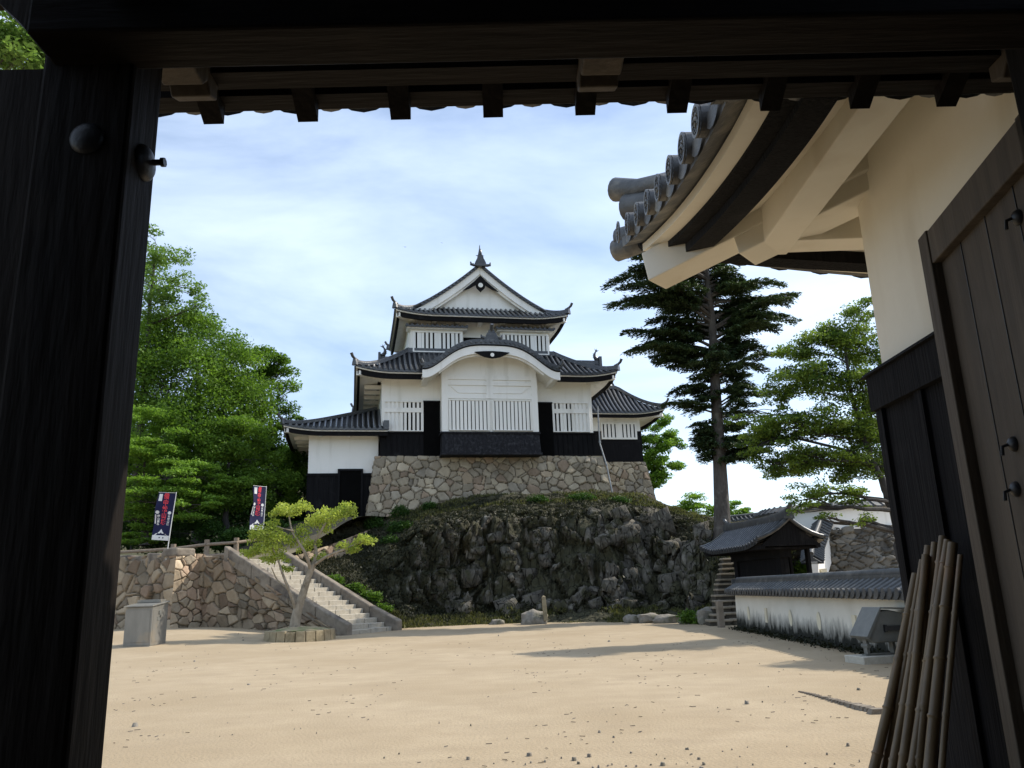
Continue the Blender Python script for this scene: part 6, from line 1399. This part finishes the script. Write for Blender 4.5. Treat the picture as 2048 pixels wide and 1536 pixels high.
# --- pebbles and fallen needles on the sand
rg = np.random.RandomState(78); V = []; Fq = []
def peb(x, y, s):
    z = gz(x, y)+.02*0; b = len(V); k = 6; a0 = rg.rand()*6; sx = s*rg.uniform(.7, 1.4)
    for i in range(k): a = a0+i*2*math.pi/k; rr2 = rg.uniform(.8, 1.1); V.append((x+sx*math.cos(a)*rr2, y+s*math.sin(a)*rr2, z-.01))
    for i in range(k): a = a0+i*2*math.pi/k; rr2 = rg.uniform(.5, .7); V.append((x+sx*math.cos(a)*rr2, y+s*math.sin(a)*rr2, z+s*rg.uniform(.5, .9)+.008))
    for i in range(k): Fq.append((b+i, b+(i+1) % k, b+k+(i+1) % k, b+k+i))
    Fq.append((b+k, b+k+1, b+k+2, b+k+3)); Fq.append((b+k, b+k+3, b+k+4, b+k+5))
for i in range(140):
    y = 6+28*rg.rand()**1.4; x = rg.uniform(-.62, .42)*y
    if x > 6.3 or mn.noise((x*.4, y*.3, 1)) < -.25+.3*rg.rand(): continue
    peb(x, y, .004+.018*rg.rand()**6*1.6+.0004*y)
for i in range(60): peb(.9+rg.normal()*.5+ (rg.rand()-.5)*3, 6.7+abs(rg.normal())*.5, .008+.02*rg.rand()**2)
o = fast('pebbles', np.array(V), np.array(Fq), 'rockb'); o['kind'] = 'stuff'; o['label'] = 'small dark pebbles scattered over the sand'; o['category'] = 'pebbles'
V = []
for i in range(1300):
    y = 6+18*rg.rand()**1.3; x = rg.uniform(-.5, .45)*y
    if mn.noise((x*.6, y*.45, 7)) < .02+.15*rg.rand()-.1*(x > 0): continue
    a = rg.uniform(0, math.pi); ln = rg.uniform(.01, .035); w_ = .0014+.0002*y; z = .004+.018*mn.noise((x*.5, y*.5, 0))+.008*mn.noise((x*2, y*2, 3)); d = np.array([math.cos(a), math.sin(a), 0]); p_ = np.array([-d[1], d[0], 0]); c = np.array([x, y, z])
    V += [c-d*ln-p_*w_, c+d*ln-p_*w_, c+d*ln+p_*w_+[0, 0, .006], c-d*ln+p_*w_+[0, 0, .006]]
V = np.array(V); o = fast('fallen_needles', V, np.arange(len(V)).reshape(-1, 4), 'bark'); o['kind'] = 'stuff'; o['label'] = 'thin litter of twigs and needles on the sand'; o['category'] = 'litter'
m = MB(); rg = np.random.RandomState(90); a_ = gpt(1600, 1386); b_ = gpt(1762, 1428)
for i in range(26):
    k = i/25; p = a_.lerp(b_, k)+Vector((0, .05*math.sin(k*9), 0)); r_ = .02+.05*k*rg.uniform(.6, 1.3); q = [Vector((p.x+r_*1.8*math.cos(t)*rg.uniform(.8, 1.2), p.y+r_*math.sin(t)*rg.uniform(.8, 1.2), 0)) for t in np.linspace(0, 2*math.pi, 6)[:-1]]
    m.add([v+Vector((0, 0, -.02)) for v in q]+[v*.7+p*.3+Vector((0, 0, .012+r_*.45)) for v in q], [tuple(range(5, 10))]+[(j, (j+1) % 5, 5+(j+1) % 5, 5+j) for j in range(5)])
o = m.build('broken_edging', 'parapet'); tag(o, 'low broken line of dark stone edging showing through the sand near the poles', 'stone edging')
# --- two birds in the sky
for (px, py), lb in (((810, 494), 'small dark bird gliding left of the keep roof ridge'), ((884, 486), 'tiny distant bird higher and nearer the keep ridge')):
    p = at(px, py, 90); s = .42 if px == 810 else .28; m = MB()
    for sg in (-1, 1): m.add([(0, -.12*s, 0), (0, .18*s, 0), (sg*.5*s, .12*s, .14*s), (sg*1.0*s, -.10*s, .02*s), (sg*.5*s, -.08*s, .12*s)], [(0, 1, 2, 4), (4, 2, 3)])
    m.tube([(0, -.35*s, 0), (0, -.1*s, .02*s), (0, .2*s, 0), (0, .42*s, -.01*s)], [.02*s, .09*s, .08*s, .02*s], 6); o = m.build('bird', 'barkdark'); o.location = p; o.rotation_euler = (.5, 0, .6); tag(o, lb, 'bird')
